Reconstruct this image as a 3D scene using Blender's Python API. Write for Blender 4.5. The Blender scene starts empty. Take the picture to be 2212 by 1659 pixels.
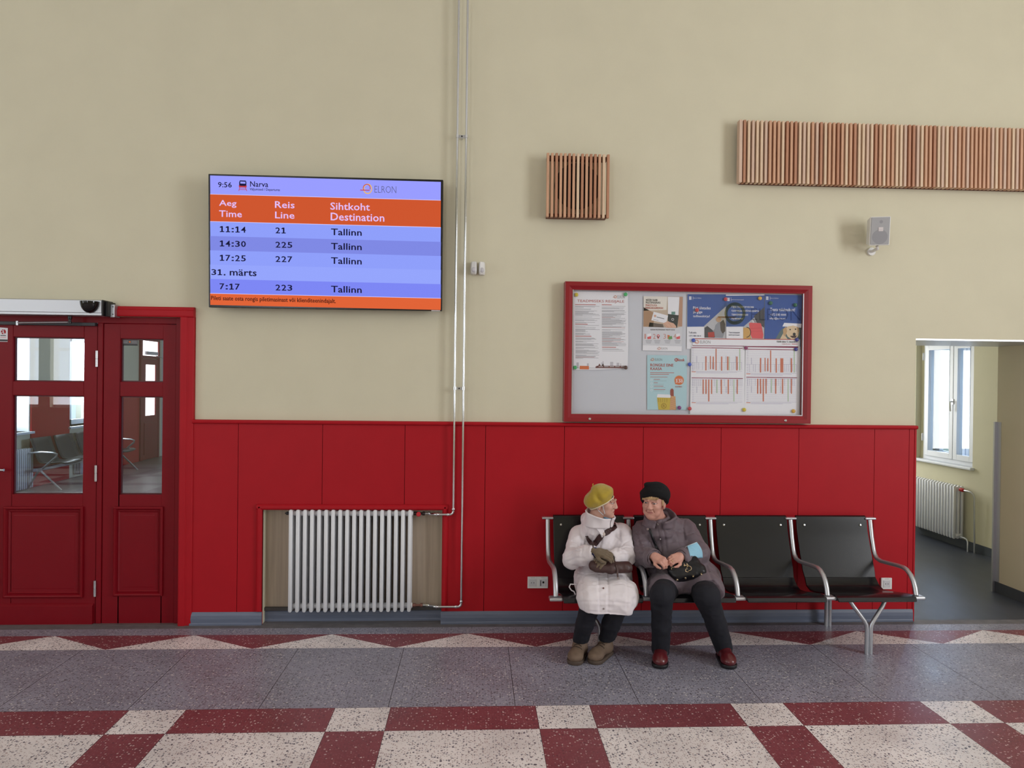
import bpy, bmesh, math, random
import numpy as np
from mathutils import Vector, Matrix
random.seed(7)
S = bpy.context.scene
COL = S.collection
# ------------------------------------------------------------------ camera
W, H, FPX = 2212, 1659, 1550.0
CAM = Vector((0.0, -5.3, 1.80))
YAW, PIT, ROL = 0.05021, -0.005073, 0.01138
_cy, _sy, _cp, _sp, _cr, _sr = math.cos(YAW), math.sin(YAW), math.cos(PIT), math.sin(PIT), math.cos(ROL), math.sin(ROL)
FW = Vector((_sy*_cp, _cy*_cp, _sp))
_r = Vector((_cy, -_sy, 0)); _u = _r.cross(FW)
RT = _cr*_r + _sr*_u; UP = -_sr*_r + _cr*_u
cam = bpy.data.cameras.new('camera'); cam_o = bpy.data.objects.new('camera', cam); COL.objects.link(cam_o)
cam.sensor_width = 36; cam.lens = FPX/W*36; cam.clip_start = 0.05
m = Matrix((RT, UP, -FW)).transposed().to_4x4(); m.translation = CAM
cam_o.matrix_world = m
S.camera = cam_o
S.view_settings.view_transform = 'Standard'; S.view_settings.look = 'None'
S.view_settings.exposure = 0.0; S.view_settings.gamma = 1.0; S.view_settings.use_curve_mapping = False
# ------------------------------------------------------------------ daylight
wd = bpy.data.worlds.new('sky'); S.world = wd; wd.use_nodes = True
bg = wd.node_tree.nodes['Background']; bg.inputs[0].default_value = (0.60, 0.77, 1.0, 1); bg.inputs[1].default_value = 1.25
def area(name, loc, rot, sx, sy, power, color):
    l = bpy.data.lights.new(name, 'AREA'); l.shape = 'RECTANGLE'; l.size = sx; l.size_y = sy; l.energy = power; l.color = color
    o = bpy.data.objects.new(name, l); o.location = loc; o.rotation_euler = rot; COL.objects.link(o); return o
RP = math.pi/2
# daylight through the hall's tall windows (behind the camera), the two side rooms' windows, and far-wall lamps without a window
HALLWIN = [(-9.05, .45), (-8.25, .70), (-3.9, 1.6)]
for x, w in HALLWIN:
    area('hall_window_daylight', (x, -9.62, 3.0), (RP, 0, 0), w, 3.6, 46*w, (0.94, 0.96, 1.0))
area('hall_window_daylight', (7.32, -5.2, 3.0), (RP, 0, RP), 2.6, 3.6, 310, (0.96, 0.97, 1.0))
area('hall_window_daylight', (-9.62, -4.6, 3.0), (RP, 0, -RP), 2.2, 3.6, 86, (0.95, 0.97, 1.0))
sl = area('side_room_light', (7.7, 6.2, 3.35), (0, 0, 0), 3.2, 1.7, 640, (0.42, 0.60, 1.0)); sl.rotation_euler = (Vector((5.4, 2.7, 2.3))-Vector((7.7, 6.2, 3.35))).to_track_quat('-Z', 'Y').to_euler()
area('side_room_light', (4.4, 4.58, 1.6), (RP, 0, math.pi), 1.2, 1.4, 44, (0.95, 0.97, 1.0))  # added fill lamp before the far wall, which has no window
area('waiting_room_light', (-7.44, 5.75, 1.66), (RP, 0, -RP), 1.36, 1.4, 70, (0.85, 0.93, 1.0))
area('waiting_room_light', (-7.44, 8.18, 1.7), (RP, 0, -RP), 1.0, 1.5, 70, (0.85, 0.93, 1.0))
area('waiting_room_light', (-4.0, 11.4, 1.7), (RP, 0, math.pi), 3.0, 2.2, 120, (0.9, 0.95, 1.0))  # area lamp set at the end wall, which has no window
# ------------------------------------------------------------------ helpers
def ray(px, py): return (px-W/2)/FPX*RT - (py-H/2)/FPX*UP + FW
def PY(px, py, y=0.0): d = ray(px, py); return CAM + d*((y-CAM.y)/d.y)
def PX(px, py, x): d = ray(px, py); return CAM + d*((x-CAM.x)/d.x)
def PZ(px, py, z=0.0): d = ray(px, py); return CAM + d*((z-CAM.z)/d.z)
def lin(c): return tuple(((v/255.0)/12.92 if v <= 10 else ((v/255.0+0.055)/1.055)**2.4) for v in c)
MATS = {}
def mat(name, rgb, rough=0.6, metal=0.0, noise=0.0, nscale=8.0, bump=0.0, bscale=200.0, spec=0.5, emit=None, estr=1.0, sheen=0.0, coat=0.0, stretch=None):
    if name in MATS: return MATS[name]
    M = bpy.data.materials.new(name); M.use_nodes = True; nt = M.node_tree; b = nt.nodes['Principled BSDF']
    c = lin(rgb) + (1,)
    b.inputs['Base Color'].default_value = c; b.inputs['Roughness'].default_value = rough; b.inputs['Metallic'].default_value = metal
    b.inputs['Specular IOR Level'].default_value = spec
    if sheen: b.inputs['Sheen Weight'].default_value = sheen
    if coat: b.inputs['Coat Weight'].default_value = coat; b.inputs['Coat Roughness'].default_value = 0.08
    if emit: b.inputs['Emission Color'].default_value = lin(emit)+(1,); b.inputs['Emission Strength'].default_value = estr
    if noise or bump:
        tc = nt.nodes.new('ShaderNodeTexCoord'); src = tc.outputs['Object']
        if stretch:
            mp = nt.nodes.new('ShaderNodeMapping'); mp.inputs['Scale'].default_value = stretch; nt.links.new(src, mp.inputs[0]); src = mp.outputs[0]
    if noise:
        n = nt.nodes.new('ShaderNodeTexNoise'); n.inputs['Scale'].default_value = nscale; n.inputs['Detail'].default_value = 5; nt.links.new(src, n.inputs['Vector'])
        r = nt.nodes.new('ShaderNodeMapRange'); r.inputs['From Min'].default_value = 0.3; r.inputs['From Max'].default_value = 0.7
        r.inputs['To Min'].default_value = 1-noise; r.inputs['To Max'].default_value = 1+noise; nt.links.new(n.outputs[0], r.inputs[0])
        x = nt.nodes.new('ShaderNodeVectorMath'); x.operation = 'SCALE'; x.inputs[0].default_value = c[:3]; nt.links.new(r.outputs[0], x.inputs['Scale'])
        nt.links.new(x.outputs[0], b.inputs['Base Color'])
    if bump:
        n = nt.nodes.new('ShaderNodeTexNoise'); n.inputs['Scale'].default_value = bscale; n.inputs['Detail'].default_value = 3; nt.links.new(src, n.inputs['Vector'])
        bp = nt.nodes.new('ShaderNodeBump'); bp.inputs['Strength'].default_value = bump; bp.inputs['Distance'].default_value = 0.004
        nt.links.new(n.outputs[0], bp.inputs['Height']); nt.links.new(bp.outputs[0], b.inputs['Normal'])
    MATS[name] = M; return M
def glassmat(name, tint=(1, 1, 1), refl=0.06, rough=0.0):
    if name in MATS: return MATS[name]
    M = bpy.data.materials.new(name); M.use_nodes = True; nt = M.node_tree; nt.nodes.clear()
    o = nt.nodes.new('ShaderNodeOutputMaterial'); mx = nt.nodes.new('ShaderNodeMixShader')
    t = nt.nodes.new('ShaderNodeBsdfTransparent'); t.inputs[0].default_value = tint+(1,)
    g = nt.nodes.new('ShaderNodeBsdfGlossy'); g.inputs['Roughness'].default_value = rough
    lw = nt.nodes.new('ShaderNodeLayerWeight'); lw.inputs[0].default_value = 0.2
    r = nt.nodes.new('ShaderNodeMapRange'); r.inputs['To Min'].default_value = refl; r.inputs['To Max'].default_value = 0.7
    nt.links.new(lw.outputs['Facing'], r.inputs[0]); r.inputs['From Min'].default_value = 0.25
    nt.links.new(r.outputs[0], mx.inputs[0]); nt.links.new(t.outputs[0], mx.inputs[1]); nt.links.new(g.outputs[0], mx.inputs[2]); nt.links.new(mx.outputs[0], o.inputs[0])
    MATS[name] = M; return M
def terrazzo(name, base, chips, dens=0.5, scale=75.0, rough=0.36):
    M = bpy.data.materials.new(name); M.use_nodes = True; nt = M.node_tree; b = nt.nodes['Principled BSDF']; L = nt.links.new
    tc = nt.nodes.new('ShaderNodeTexCoord')
    ns = nt.nodes.new('ShaderNodeTexNoise'); ns.inputs['Scale'].default_value = 3.0; ns.inputs['Detail'].default_value = 6; L(tc.outputs['Object'], ns.inputs['Vector'])
    mr = nt.nodes.new('ShaderNodeMapRange'); mr.inputs['From Min'].default_value = 0.3; mr.inputs['From Max'].default_value = 0.7; mr.inputs['To Min'].default_value = 0.84; mr.inputs['To Max'].default_value = 1.14; L(ns.outputs[0], mr.inputs[0])
    sc = nt.nodes.new('ShaderNodeVectorMath'); sc.operation = 'SCALE'; sc.inputs[0].default_value = lin(base); L(mr.outputs[0], sc.inputs['Scale'])
    cur = sc.outputs[0]
    dn = nt.nodes.new('ShaderNodeTexNoise'); dn.inputs['Scale'].default_value = 60; L(tc.outputs['Object'], dn.inputs['Vector'])
    dv = nt.nodes.new('ShaderNodeVectorMath'); dv.operation = 'SCALE'; dv.inputs['Scale'].default_value = 0.012; L(dn.outputs['Color'], dv.inputs[0])
    ad = nt.nodes.new('ShaderNodeVectorMath'); ad.operation = 'ADD'; L(tc.outputs['Object'], ad.inputs[0]); L(dv.outputs[0], ad.inputs[1])
    for i, (ccol, frac, s) in enumerate(chips):
        mp = nt.nodes.new('ShaderNodeMapping'); mp.inputs['Location'].default_value = (i*3.7, i*1.9, 0); L(ad.outputs[0], mp.inputs[0])
        v = nt.nodes.new('ShaderNodeTexVoronoi'); v.inputs['Scale'].default_value = scale*s; v.voronoi_dimensions = '2D'; L(mp.outputs[0], v.inputs['Vector'])
        sp = nt.nodes.new('ShaderNodeSeparateColor'); L(v.outputs['Color'], sp.inputs[0])
        th = nt.nodes.new('ShaderNodeMapRange'); th.inputs['From Min'].default_value = 1-frac; th.inputs['From Max'].default_value = 1.0; th.inputs['To Min'].default_value = 0.0; th.inputs['To Max'].default_value = dens; L(sp.outputs[0], th.inputs[0])
        lt = nt.nodes.new('ShaderNodeMath'); lt.operation = 'LESS_THAN'; L(v.outputs['Distance'], lt.inputs[0]); L(th.outputs[0], lt.inputs[1])
        mx = nt.nodes.new('ShaderNodeMix'); mx.data_type = 'RGBA'; L(lt.outputs[0], mx.inputs[0]); L(cur, mx.inputs[6]); mx.inputs[7].default_value = lin(ccol)+(1,)
        cur = mx.outputs[2]
    L(cur, b.inputs['Base Color']); b.inputs['Roughness'].default_value = rough
    rn = nt.nodes.new('ShaderNodeMapRange'); rn.inputs['From Min'].default_value = 0.3; rn.inputs['From Max'].default_value = 0.7; rn.inputs['To Min'].default_value = rough-0.06; rn.inputs['To Max'].default_value = rough+0.08; L(ns.outputs[0], rn.inputs[0]); L(rn.outputs[0], b.inputs['Roughness'])
    MATS[name] = M; return M

class MB:
    """collects faces (with materials) for ONE mesh object"""
    def __init__(s): s.v = []; s.f = []; s.m = []; s.mats = []; s.sm = []
    def mi(s, M):
        if M not in s.mats: s.mats.append(M)
        return s.mats.index(M)
    def add(s, vs, fs, M, smooth=False):
        o = len(s.v); k = s.mi(M); s.v += [tuple(p) for p in vs]
        for f in fs: s.f.append([i+o for i in f]); s.m.append(k); s.sm.append(smooth)
        return s
    def box(s, x0, x1, y0, y1, z0, z1, M):
        x0, x1 = min(x0, x1), max(x0, x1); y0, y1 = min(y0, y1), max(y0, y1); z0, z1 = min(z0, z1), max(z0, z1)
        vs = [(x0,y0,z0),(x1,y0,z0),(x1,y1,z0),(x0,y1,z0),(x0,y0,z1),(x1,y0,z1),(x1,y1,z1),(x0,y1,z1)]
        return s.add(vs, [(0,3,2,1),(4,5,6,7),(0,1,5,4),(1,2,6,5),(2,3,7,6),(3,0,4,7)], M)
    def poly(s, pts, M): return s.add(pts, [list(range(len(pts)))], M)
    def prism(s, pts, ext, M, smooth=False):
        n = len(pts); e = Vector(ext); a = [Vector(p) for p in pts]; vs = a + [p+e for p in a]
        s.add(vs, [list(range(n))[::-1], list(range(n, 2*n))], M)
        return s.add(vs, [(i, (i+1) % n, n+(i+1) % n, n+i) for i in range(n)], M, smooth)
    def loft(s, rings, M, cap=True, closed=True, smooth=True):
        n = len(rings[0]); vs = [p for r in rings for p in r]; fs = []
        for a in range(len(rings)-1):
            for i in range(n if closed else n-1):
                j = (i+1) % n; fs.append((a*n+i, a*n+j, (a+1)*n+j, (a+1)*n+i))
        s.add(vs, fs, M, smooth)
        if cap and closed:
            s.add(rings[0], [list(range(n))[::-1]], M); s.add(rings[-1], [list(range(n))], M)
        return s
    def tube(s, path, r, M, n=10, cap=True, flat=1.0):
        P = [Vector(p) for p in path]; rr = r if isinstance(r, (list, tuple)) else [r]*len(P); rings = []; nrm = None
        for i, p in enumerate(P):
            t = (P[min(i+1, len(P)-1)] - P[max(i-1, 0)]).normalized()
            if nrm is None:
                nrm = t.cross(Vector((0, 0, 1)));
                if nrm.length < 0.1: nrm = t.cross(Vector((0, 1, 0)))
                nrm.normalize()
            nrm = (nrm - t*nrm.dot(t)).normalized(); bn = t.cross(nrm)
            rings.append([p + rr[i]*(math.cos(2*math.pi*k/n)*nrm + flat*math.sin(2*math.pi*k/n)*bn) for k in range(n)])
        return s.loft(rings, M, cap)
    def lathe(s, c, axis, prof, M, n=20, cap=True):
        c = Vector(c); a = Vector(axis).normalized(); u = a.cross(Vector((0, 0, 1)))
        if u.length < 0.1: u = a.cross(Vector((1, 0, 0)))
        u.normalize(); w = a.cross(u)
        return s.loft([[c + a*h + r*(math.cos(2*math.pi*k/n)*u + math.sin(2*math.pi*k/n)*w) for k in range(n)] for r, h in prof], M, cap)
    def ell(s, c, r, M, n=16, k=10, z0=-1.0, z1=1.0):
        c = Vector(c); rings = []
        for i in range(k+1):
            t = math.asin(max(-1, min(1, z0+(z1-z0)*i/k))) if (z0 > -1 or z1 < 1) else -math.pi/2 + math.pi*i/k
            rings.append([c + Vector((r[0]*max(math.cos(t), .001)*math.cos(2*math.pi*j/n), r[1]*max(math.cos(t), .001)*math.sin(2*math.pi*j/n), r[2]*math.sin(t))) for j in range(n)])
        return s.loft(rings, M, True)
    def build(s, name, parent=None, bevel=0.0, seg=2, angle=35, origin=None, solid=0.0):
        me = bpy.data.meshes.new(name)
        pw = Vector((0, 0, 0))
        if parent is not None: pw = parent.matrix_world.translation
        if origin is not None: pw = Vector(origin)
        me.from_pydata([tuple(Vector(p)-pw) for p in s.v], [], s.f)
        for M in s.mats: me.materials.append(M)
        me.polygons.foreach_set('material_index', s.m); me.polygons.foreach_set('use_smooth', s.sm)
        bm = bmesh.new(); bm.from_mesh(me); bmesh.ops.remove_doubles(bm, verts=bm.verts, dist=1e-5); bmesh.ops.recalc_face_normals(bm, faces=bm.faces) if solid == 0.0 and bevel else None
        bm.to_mesh(me); bm.free()
        if any(s.sm): me.set_sharp_from_angle(angle=math.radians(angle))
        o = bpy.data.objects.new(name, me); COL.objects.link(o)
        if parent is not None:
            o.parent = parent
            if origin is not None: o.location = pw - parent.matrix_world.translation
        elif origin is not None: o.location = pw
        o.matrix_world = Matrix.Translation(pw) if (parent is None or origin is not None) else parent.matrix_world
        if bevel:
            b = o.modifiers.new('edge', 'BEVEL'); b.width = bevel; b.segments = seg; b.limit_method = 'ANGLE'; b.angle_limit = math.radians(40); b.harden_normals = False
        return o
def tag(o, label, cat, group=None):
    o['label'] = label; o['category'] = cat
    if group: o['group'] = group
    return o
def struct(o, label=None, cat=None):
    o['kind'] = 'structure'
    if label: o['label'] = label
    if cat: o['category'] = cat
    return o
def thing(name, label, cat, loc=(0, 0, 0), group=None):
    o = bpy.data.objects.new(name, None); COL.objects.link(o); o.location = loc; o.matrix_world = Matrix.Translation(Vector(loc)); o.empty_display_size = 0.1
    return tag(o, label, cat, group)
def copy_tree(o, delta, parent=None, label=None):
    c = o.copy(); COL.objects.link(c)
    if parent is None: c.location = o.location + Vector(delta)
    else: c.parent = parent
    if label: c['label'] = label
    for ch in list(o.children): copy_tree(ch, delta, c)
    return c
# flat printed matter: everything is given in photo pixels and laid on the sheet's own plane
class Sheet(MB):
    def __init__(s, p0, n, fn=lambda x, y: (x, y), step=0.0005):
        super().__init__(); s.p0 = Vector(p0); s.n = Vector(n).normalized(); s.fn = fn; s.step = step
        s.U = Vector((0, 0, 1)).cross(-s.n) * -1; s.U = s.U if s.U.x > 0 else -s.U; s.U.normalize(); s.V = s.n.cross(s.U); s.V = s.V if s.V.z > 0 else -s.V
    def pt(s, x, y, layer=0):
        px, py = s.fn(x, y); d = ray(float(px), float(py)); t = (s.p0-CAM).dot(s.n)/d.dot(s.n)
        return CAM + d*t + s.n*layer*s.step
    def quad(s, pts, M, layer=1): return s.poly([s.pt(x, y, layer) for x, y in pts][::-1], M)
    def rect(s, x0, y0, x1, y1, M, layer=1): return s.quad([(x0, y0), (x1, y0), (x1, y1), (x0, y1)], M, layer)
    def disc(s, x, y, r, M, layer=1, n=24, ry=None): return s.quad([(x+r*math.cos(2*math.pi*k/n), y+(ry or r)*math.sin(2*math.pi*k/n)) for k in range(n)], M, layer)
    def ring(s, x, y, r, w, M, layer=1, n=36, a0=0, a1=360, ry=None):
        q = (ry or r)/r
        for k in range(n):
            a = math.radians(a0+(a1-a0)*k/n); b = math.radians(a0+(a1-a0)*(k+1)/n)
            s.quad([(x+r*math.cos(a), y+q*r*math.sin(a)), (x+r*math.cos(b), y+q*r*math.sin(b)), (x+(r-w)*math.cos(b), y+q*(r-w)*math.sin(b)), (x+(r-w)*math.cos(a), y+q*(r-w)*math.sin(a))], M, layer)
    def line(s, x0, y0, x1, y1, w, M, layer=1):
        l = math.hypot(x1-x0, y1-y0); nx, ny = -(y1-y0)/l*w/2, (x1-x0)/l*w/2
        return s.quad([(x0+nx, y0+ny), (x1+nx, y1+ny), (x1-nx, y1-ny), (x0-nx, y0-ny)], M, layer)
    def text(s, body, box, M, layer=2, bold=0.0):
        # heavier lettering: the outline is fattened a little and struck twice
        if bold > .012:
            sh = abs(box[3]-box[1])*(bold-.012)*1.3; x0, y0, x1, y1 = box
            s._text(body, (x0, y0, x1-sh, y1), M, layer, .010 if 'M' not in body else 0); s._text(body, (x0+sh, y0, x1, y1), M, layer+.25, .010 if 'M' not in body else 0)
        else: s._text(body, box, M, layer, bold if 'M' not in body else 0)
    def _text(s, body, box, M, layer=2, bold=0.0, italic=0.0):
        cu = bpy.data.curves.new('lettering', 'FONT'); cu.body = body; cu.size = 1.0; cu.offset = bold; cu.resolution_u = 2; cu.shear = italic; cu.space_character = 1.0+bold*2.2
        o = bpy.data.objects.new('lettering', cu); COL.objects.link(o)
        dg = bpy.context.evaluated_depsgraph_get(); me = bpy.data.meshes.new_from_object(o.evaluated_get(dg))
        bpy.data.objects.remove(o); bpy.data.curves.remove(cu)
        if not me.vertices: return
        co = np.array([v.co[:] for v in me.vertices]); mn, mx = co.min(0), co.max(0)
        x0, y0, x1, y1 = box
        vs = []
        for c in co:
            u = (c[0]-mn[0])/(mx[0]-mn[0]); v = (c[1]-mn[1])/(mx[1]-mn[1])
            vs.append(s.pt(x0+(x1-x0)*u, y1+(y0-y1)*v + s.slope*(x1-x0)*(u-0.5), layer))
        s.add(vs, [list(p.vertices) for p in me.polygons], M); bpy.data.meshes.remove(me)
    def digits(s, body, box, M, layer=2):
        # wide bold figures of one width each; the 1 has a flag and a foot
        x0, y0, x1, y1 = box; wts = [.62 if c == ':' else 1.0 for c in body]; tot = sum(wts); ux = (x1-x0)/(tot-.18); h = y1-y0; x = x0
        for c, w in zip(body, wts):
            a, b = x, x+ux*w-ux*.18; dy = s.slope*((a+b)/2-(x0+x1)/2); Y = lambda f: y0+dy+h*f; X = lambda f: a+(b-a)*f
            if c == '1':
                s.quad([(X(.36), Y(0)), (X(.68), Y(0)), (X(.68), Y(.86)), (X(.36), Y(.86))], M, layer); s.quad([(X(.06), Y(.12)), (X(.36), Y(.0)), (X(.36), Y(.24)), (X(.06), Y(.28))], M, layer); s.quad([(X(.06), Y(.85)), (X(.98), Y(.85)), (X(.98), Y(1)), (X(.06), Y(1))], M, layer)
            elif c == ':':
                q = (b-a)*.42; m_ = (a+b)/2
                for f in (.28, .80): s.quad([(m_-q, Y(f)), (m_+q, Y(f)), (m_+q, Y(f+.19)), (m_-q, Y(f+.19))], M, layer)
            else: s.text(c, (a, Y(0), b, Y(1)), M, layer, .035)
            x += ux*w
    slope = 0.0
def crop(ox, oy, sc): return lambda x, y: (ox+x/sc, oy+y/sc)
# ------------------------------------------------------------------ materials
CREAM = mat('cream_wall_paint', (214, 208, 183), 0.85, noise=0.02, nscale=3, bump=0.08, bscale=90)
CREAM2 = mat('cream_passage_paint', (211, 206, 178), 0.85, noise=0.02, nscale=3, bump=0.08, bscale=90)
WHITE = mat('white_ceiling_paint', (238, 236, 230), 0.9)
RED = mat('red_panel_lacquer', (172, 19, 32), 0.48, spec=.22, noise=0.03, nscale=5, bump=0.05, bscale=160)
DRED = mat('dark_red_gloss_paint', (124, 11, 25), 0.36, spec=.2, noise=0.03, nscale=6)
GAP = mat('dark_joint', (46, 6, 8), 0.9)
BASE = mat('grey_blue_skirting', (104, 112, 132), 0.4, noise=0.06, nscale=12, stretch=(0.6, 1, 14))
BASED = mat('dark_grey_skirting', (62, 68, 76), 0.5)
STEEL = mat('brushed_steel', (200, 202, 206), 0.28, 1.0)
CHROME = mat('polished_chrome', (215, 218, 222), 0.12, 1.0)
ALU = mat('grey_anodised_aluminium', (192, 194, 200), 0.36, 0.85)
BLACKP = mat('black_plastic', (18, 18, 20), 0.35)
GLOSSB = mat('black_gloss_plastic', (8, 9, 12), 0.08)
WENAMEL = mat('white_radiator_enamel', (226, 228, 232), 0.35)
WPLAST = mat('white_plastic', (228, 227, 226), 0.4)
PAPER = mat('white_paper', (236, 234, 240), 0.7)
GLASS = glassmat('clear_pane_glass', (0.97, 0.985, 0.98), 0.07)
BOARDGLASS = glassmat('notice_board_glass', (0.985, 0.99, 0.99), 0.035)
TGREY = terrazzo('grey_terrazzo', (144, 143, 157), [((160, 158, 170), 0.7, 1.0), ((112, 109, 119), 0.6, 0.8), ((92, 89, 98), 0.25, 1.1), ((196, 192, 192), 0.17, 1.0)], 0.44)
TRED = terrazzo('red_terrazzo', (132, 68, 76), [((140, 82, 88), 0.6, 1.0), ((114, 62, 70), 0.5, 0.8), ((200, 176, 174), 0.22, 1.0)], 0.42)
TCREAM = terrazzo('cream_terrazzo', (234, 226, 224), [((180, 160, 158), 0.5, 1.3), ((128, 124, 132), 0.34, 1.0), ((82, 78, 90), 0.16, 0.9)], 0.44)
GROUT = mat('dark_terrazzo_joint', (62, 56, 60), 0.7)
THRESH = mat('worn_concrete_strip', (108, 104, 106), 0.6, noise=0.15, nscale=14)
VINYL = mat('dark_grey_vinyl', (60, 64, 74), 0.42, noise=0.12, nscale=2.5, stretch=(3, 1, 1))
LAMIN = mat('grey_brown_laminate', (104, 98, 96), 0.3, noise=0.28, nscale=3.0, stretch=(1, 9, 1))
# ------------------------------------------------------------------ floor
fl = MB()
def frect(x0, x1, y0, y1, M, z=0.0): fl.poly([(x0, y0, z), (x1, y0, z), (x1, y1, z), (x0, y1, z)], M)
XL, XR = -9.5, 7.2
G = 0.0035
ZP, Z0 = 0.947, -0.517           # zigzag period / a low point
YA, YB, YC, YD = -0.207, -0.468, -1.348, -1.613
frect(XL, XR, -0.0, 0.02, THRESH); frect(XL, XR, -0.075, 0.0, THRESH); frect(XL, XR, YA, -0.075, TGREY)
k = int((XL-Z0)/ZP)-1
while Z0+k*ZP < XR:
    a = Z0+k*ZP; b = a+ZP; mm = a+ZP/2
    fl.poly([(a, YB, 0), (b, YB, 0), (mm, YA, 0)], TCREAM)
    fl.poly([(mm, YA, 0), (b, YB, 0), (mm+ZP, YA, 0)], TRED)
    k += 1
jx = -0.462-0.6985*14; xs = []
while jx < XR: xs.append(jx); jx += 0.6985
for i in range(len(xs)-1):
    frect(xs[i]+G/2, xs[i+1]-G/2, YC, YB, TGREY); frect(xs[i+1]-G/2, xs[i+1]+G/2, YC, YB, GROUT)
WP, WW = 1.0965, 0.3005          # chequer period / narrow tile
c0 = -0.748-WP*8
rows = []; y = YC; n = 0
while y > -9.5:
    d = (YC-YD) if n % 2 == 0 else 0.80
    rows.append((y-d, y, n)); y -= d; n += 1
for (ya, yb, n) in rows:
    x = c0
    while x < XR:
        A, B = (TCREAM, TRED) if n % 2 == 0 else (TRED, TCREAM)
        g = 0.0022
        frect(x+g/2, x+WW-g/2, ya+g/2, yb-g/2, A); frect(x+WW+g/2, x+WP-g/2, ya+g/2, yb-g/2, B)
        frect(x-g/2, x+g/2, ya, yb, GROUT); frect(x+WW-g/2, x+WW+g/2, ya, yb, GROUT)
        frect(x+g/2, x+WW-g/2, yb-g/2, yb+g/2, GROUT); frect(x+WW+g/2, x+WP-g/2, yb-g/2, yb+g/2, GROUT)
        x += WP
frect(3.36, 5.45, 0.02, 4.6, VINYL); frect(-7.2, 3.2, 0.02, 11.3, LAMIN)
struct(fl.build('floor'))
# ------------------------------------------------------------------ shell
RZ = 6.2
DX0, DX1, DZ = PY(-75, 1000).x, PY(389, 1000).x, PY(300, 684).z      # door opening
NX0, NX1 = PY(566.5, 1210, 0).x, PY(954.5, 1210, 0).x                # radiator niche
NZ = PY(760, 1101.5, 0).z
OX, OZ = 3.352, PY(1980, 731).z                                     # passage opening
wall = MB()
wall.box(XL, DX0-1.6, 0.02, 0.75, 0, RZ, CREAM); wall.box(DX0-1.6, DX0, 0.02, 0.17, 0, DZ, CREAM); wall.box(DX0-1.6, DX0, 0.02, 0.75, DZ, RZ, CREAM); wall.box(DX0, DX1, 0.02, 0.75, DZ, RZ, CREAM)
wall.box(DX1, NX0, 0.02, 0.75, 0, RZ, CREAM); wall.box(NX0, NX1, 0.02, 0.75, NZ, RZ, CREAM)
NICHE = mat('pale_wood_niche_board', (176, 160, 142), 0.6, noise=0.12, nscale=3.5, stretch=(14, 1, 0.5))
wall.box(NX0-.01, NX1+.01, 0.085, 0.75, 0, NZ+.01, NICHE)
wall.box(NX1, OX, 0.02, 0.75, 0, RZ, CREAM); wall.box(OX, 4.56, 0.02, 0.75, OZ, RZ, CREAM); wall.box(4.56, XR, 0.02, 0.75, 0, RZ, CREAM)
struct(wall.build('wall_back'))
struct(MB().box(XL-.3, XL, -9.8, -5.7, 0, RZ, CREAM).box(XL-.3, XL, -3.5, .75, 0, RZ, CREAM).box(XL-.3, XL, -5.7, -3.5, 0, 1.2, CREAM).box(XL-.3, XL, -5.7, -3.5, 4.8, RZ, CREAM).build('wall_left'))
struct(MB().box(XR, XR+.3, -9.8, -6.5, 0, RZ, CREAM).box(XR, XR+.3, -3.9, .75, 0, RZ, CREAM).box(XR, XR+.3, -6.5, -3.9, 0, 1.2, CREAM).box(XR, XR+.3, -6.5, -3.9, 4.8, RZ, CREAM).build('wall_right'))
wf = MB(); xs = [XL] + [v for x, w in HALLWIN for v in (x-w/2, x+w/2)] + [XR]
for i in range(0, len(xs), 2): wf.box(xs[i], xs[i+1], -9.8, -9.5, 0, RZ, CREAM)
for x, w in HALLWIN: wf.box(x-w/2, x+w/2, -9.8, -9.5, 0, 1.15, CREAM); wf.box(x-w/2, x+w/2, -9.8, -9.5, 4.85, RZ, CREAM)
struct(wf.build('wall_front'))
struct(MB().box(XL, XR, -9.8, .75, RZ, RZ+.2, WHITE).build('ceiling'))
WWIN = mat('white_window_paint', (222, 226, 232), 0.4)
def hall_window(i, x, w):
    o = MB(); y0, y1 = -9.72, -9.66
    for a in (x-w/2, x-.03, x+w/2-.06): o.box(a, a+.06, y0, y1, 1.15, 4.85, WWIN)
    for z in (1.15, 2.3, 3.6, 4.79): o.box(x-w/2+.06, x-.03, y0, y1, z, z+.06, WWIN); o.box(x+.03, x+w/2-.06, y0, y1, z, z+.06, WWIN)
    struct(o.build('window_%d' % i))
# (indices 4.. are the hall's own windows, behind the photographer)
for i, (x, w) in enumerate(HALLWIN): hall_window(i+4, x, w)
# side room seen through the passage on the right: its window wall at x = 5.42
WX = 5.42; WY0, WY1, WZ0, WZ1 = 2.262, 3.22, 0.905, 2.33
o = MB()
o.box(WX, WX+.27, .75, WY0-.0, 0, 2.9, CREAM2); o.box(WX, WX+.27, WY1+.085, 4.6, 0, 2.9, CREAM2)
o.box(WX, WX+.27, WY0, WY1+.085, 0, WZ0-.03, CREAM2); o.box(WX, WX+.27, WY0, WY1+.085, WZ1, 2.9, CREAM2)
o.box(WX+.07, WX+.27, WY1, WY1+.085, WZ0-.03, WZ1, CREAM2)
struct(o.build('wall_side')); o = MB().box(WX+.002, WX+.07, WY1+.073, WY1+.083, WZ0, WZ1, CREAM2); struct(o.build('trim_9'))
struct(MB().box(OX, WX+.26, 4.6, 4.8, 0, 2.9, CREAM2).build('wall_far'))
struct(MB().box(OX-.1, OX, .75, 4.6, 0, 2.9, CREAM2).build('wall_divider'))
o = MB(); o.box(OX, WX+.26, .75, 4.8, 2.6, 2.75, WHITE); struct(o.build('ceiling.001'))
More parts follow.
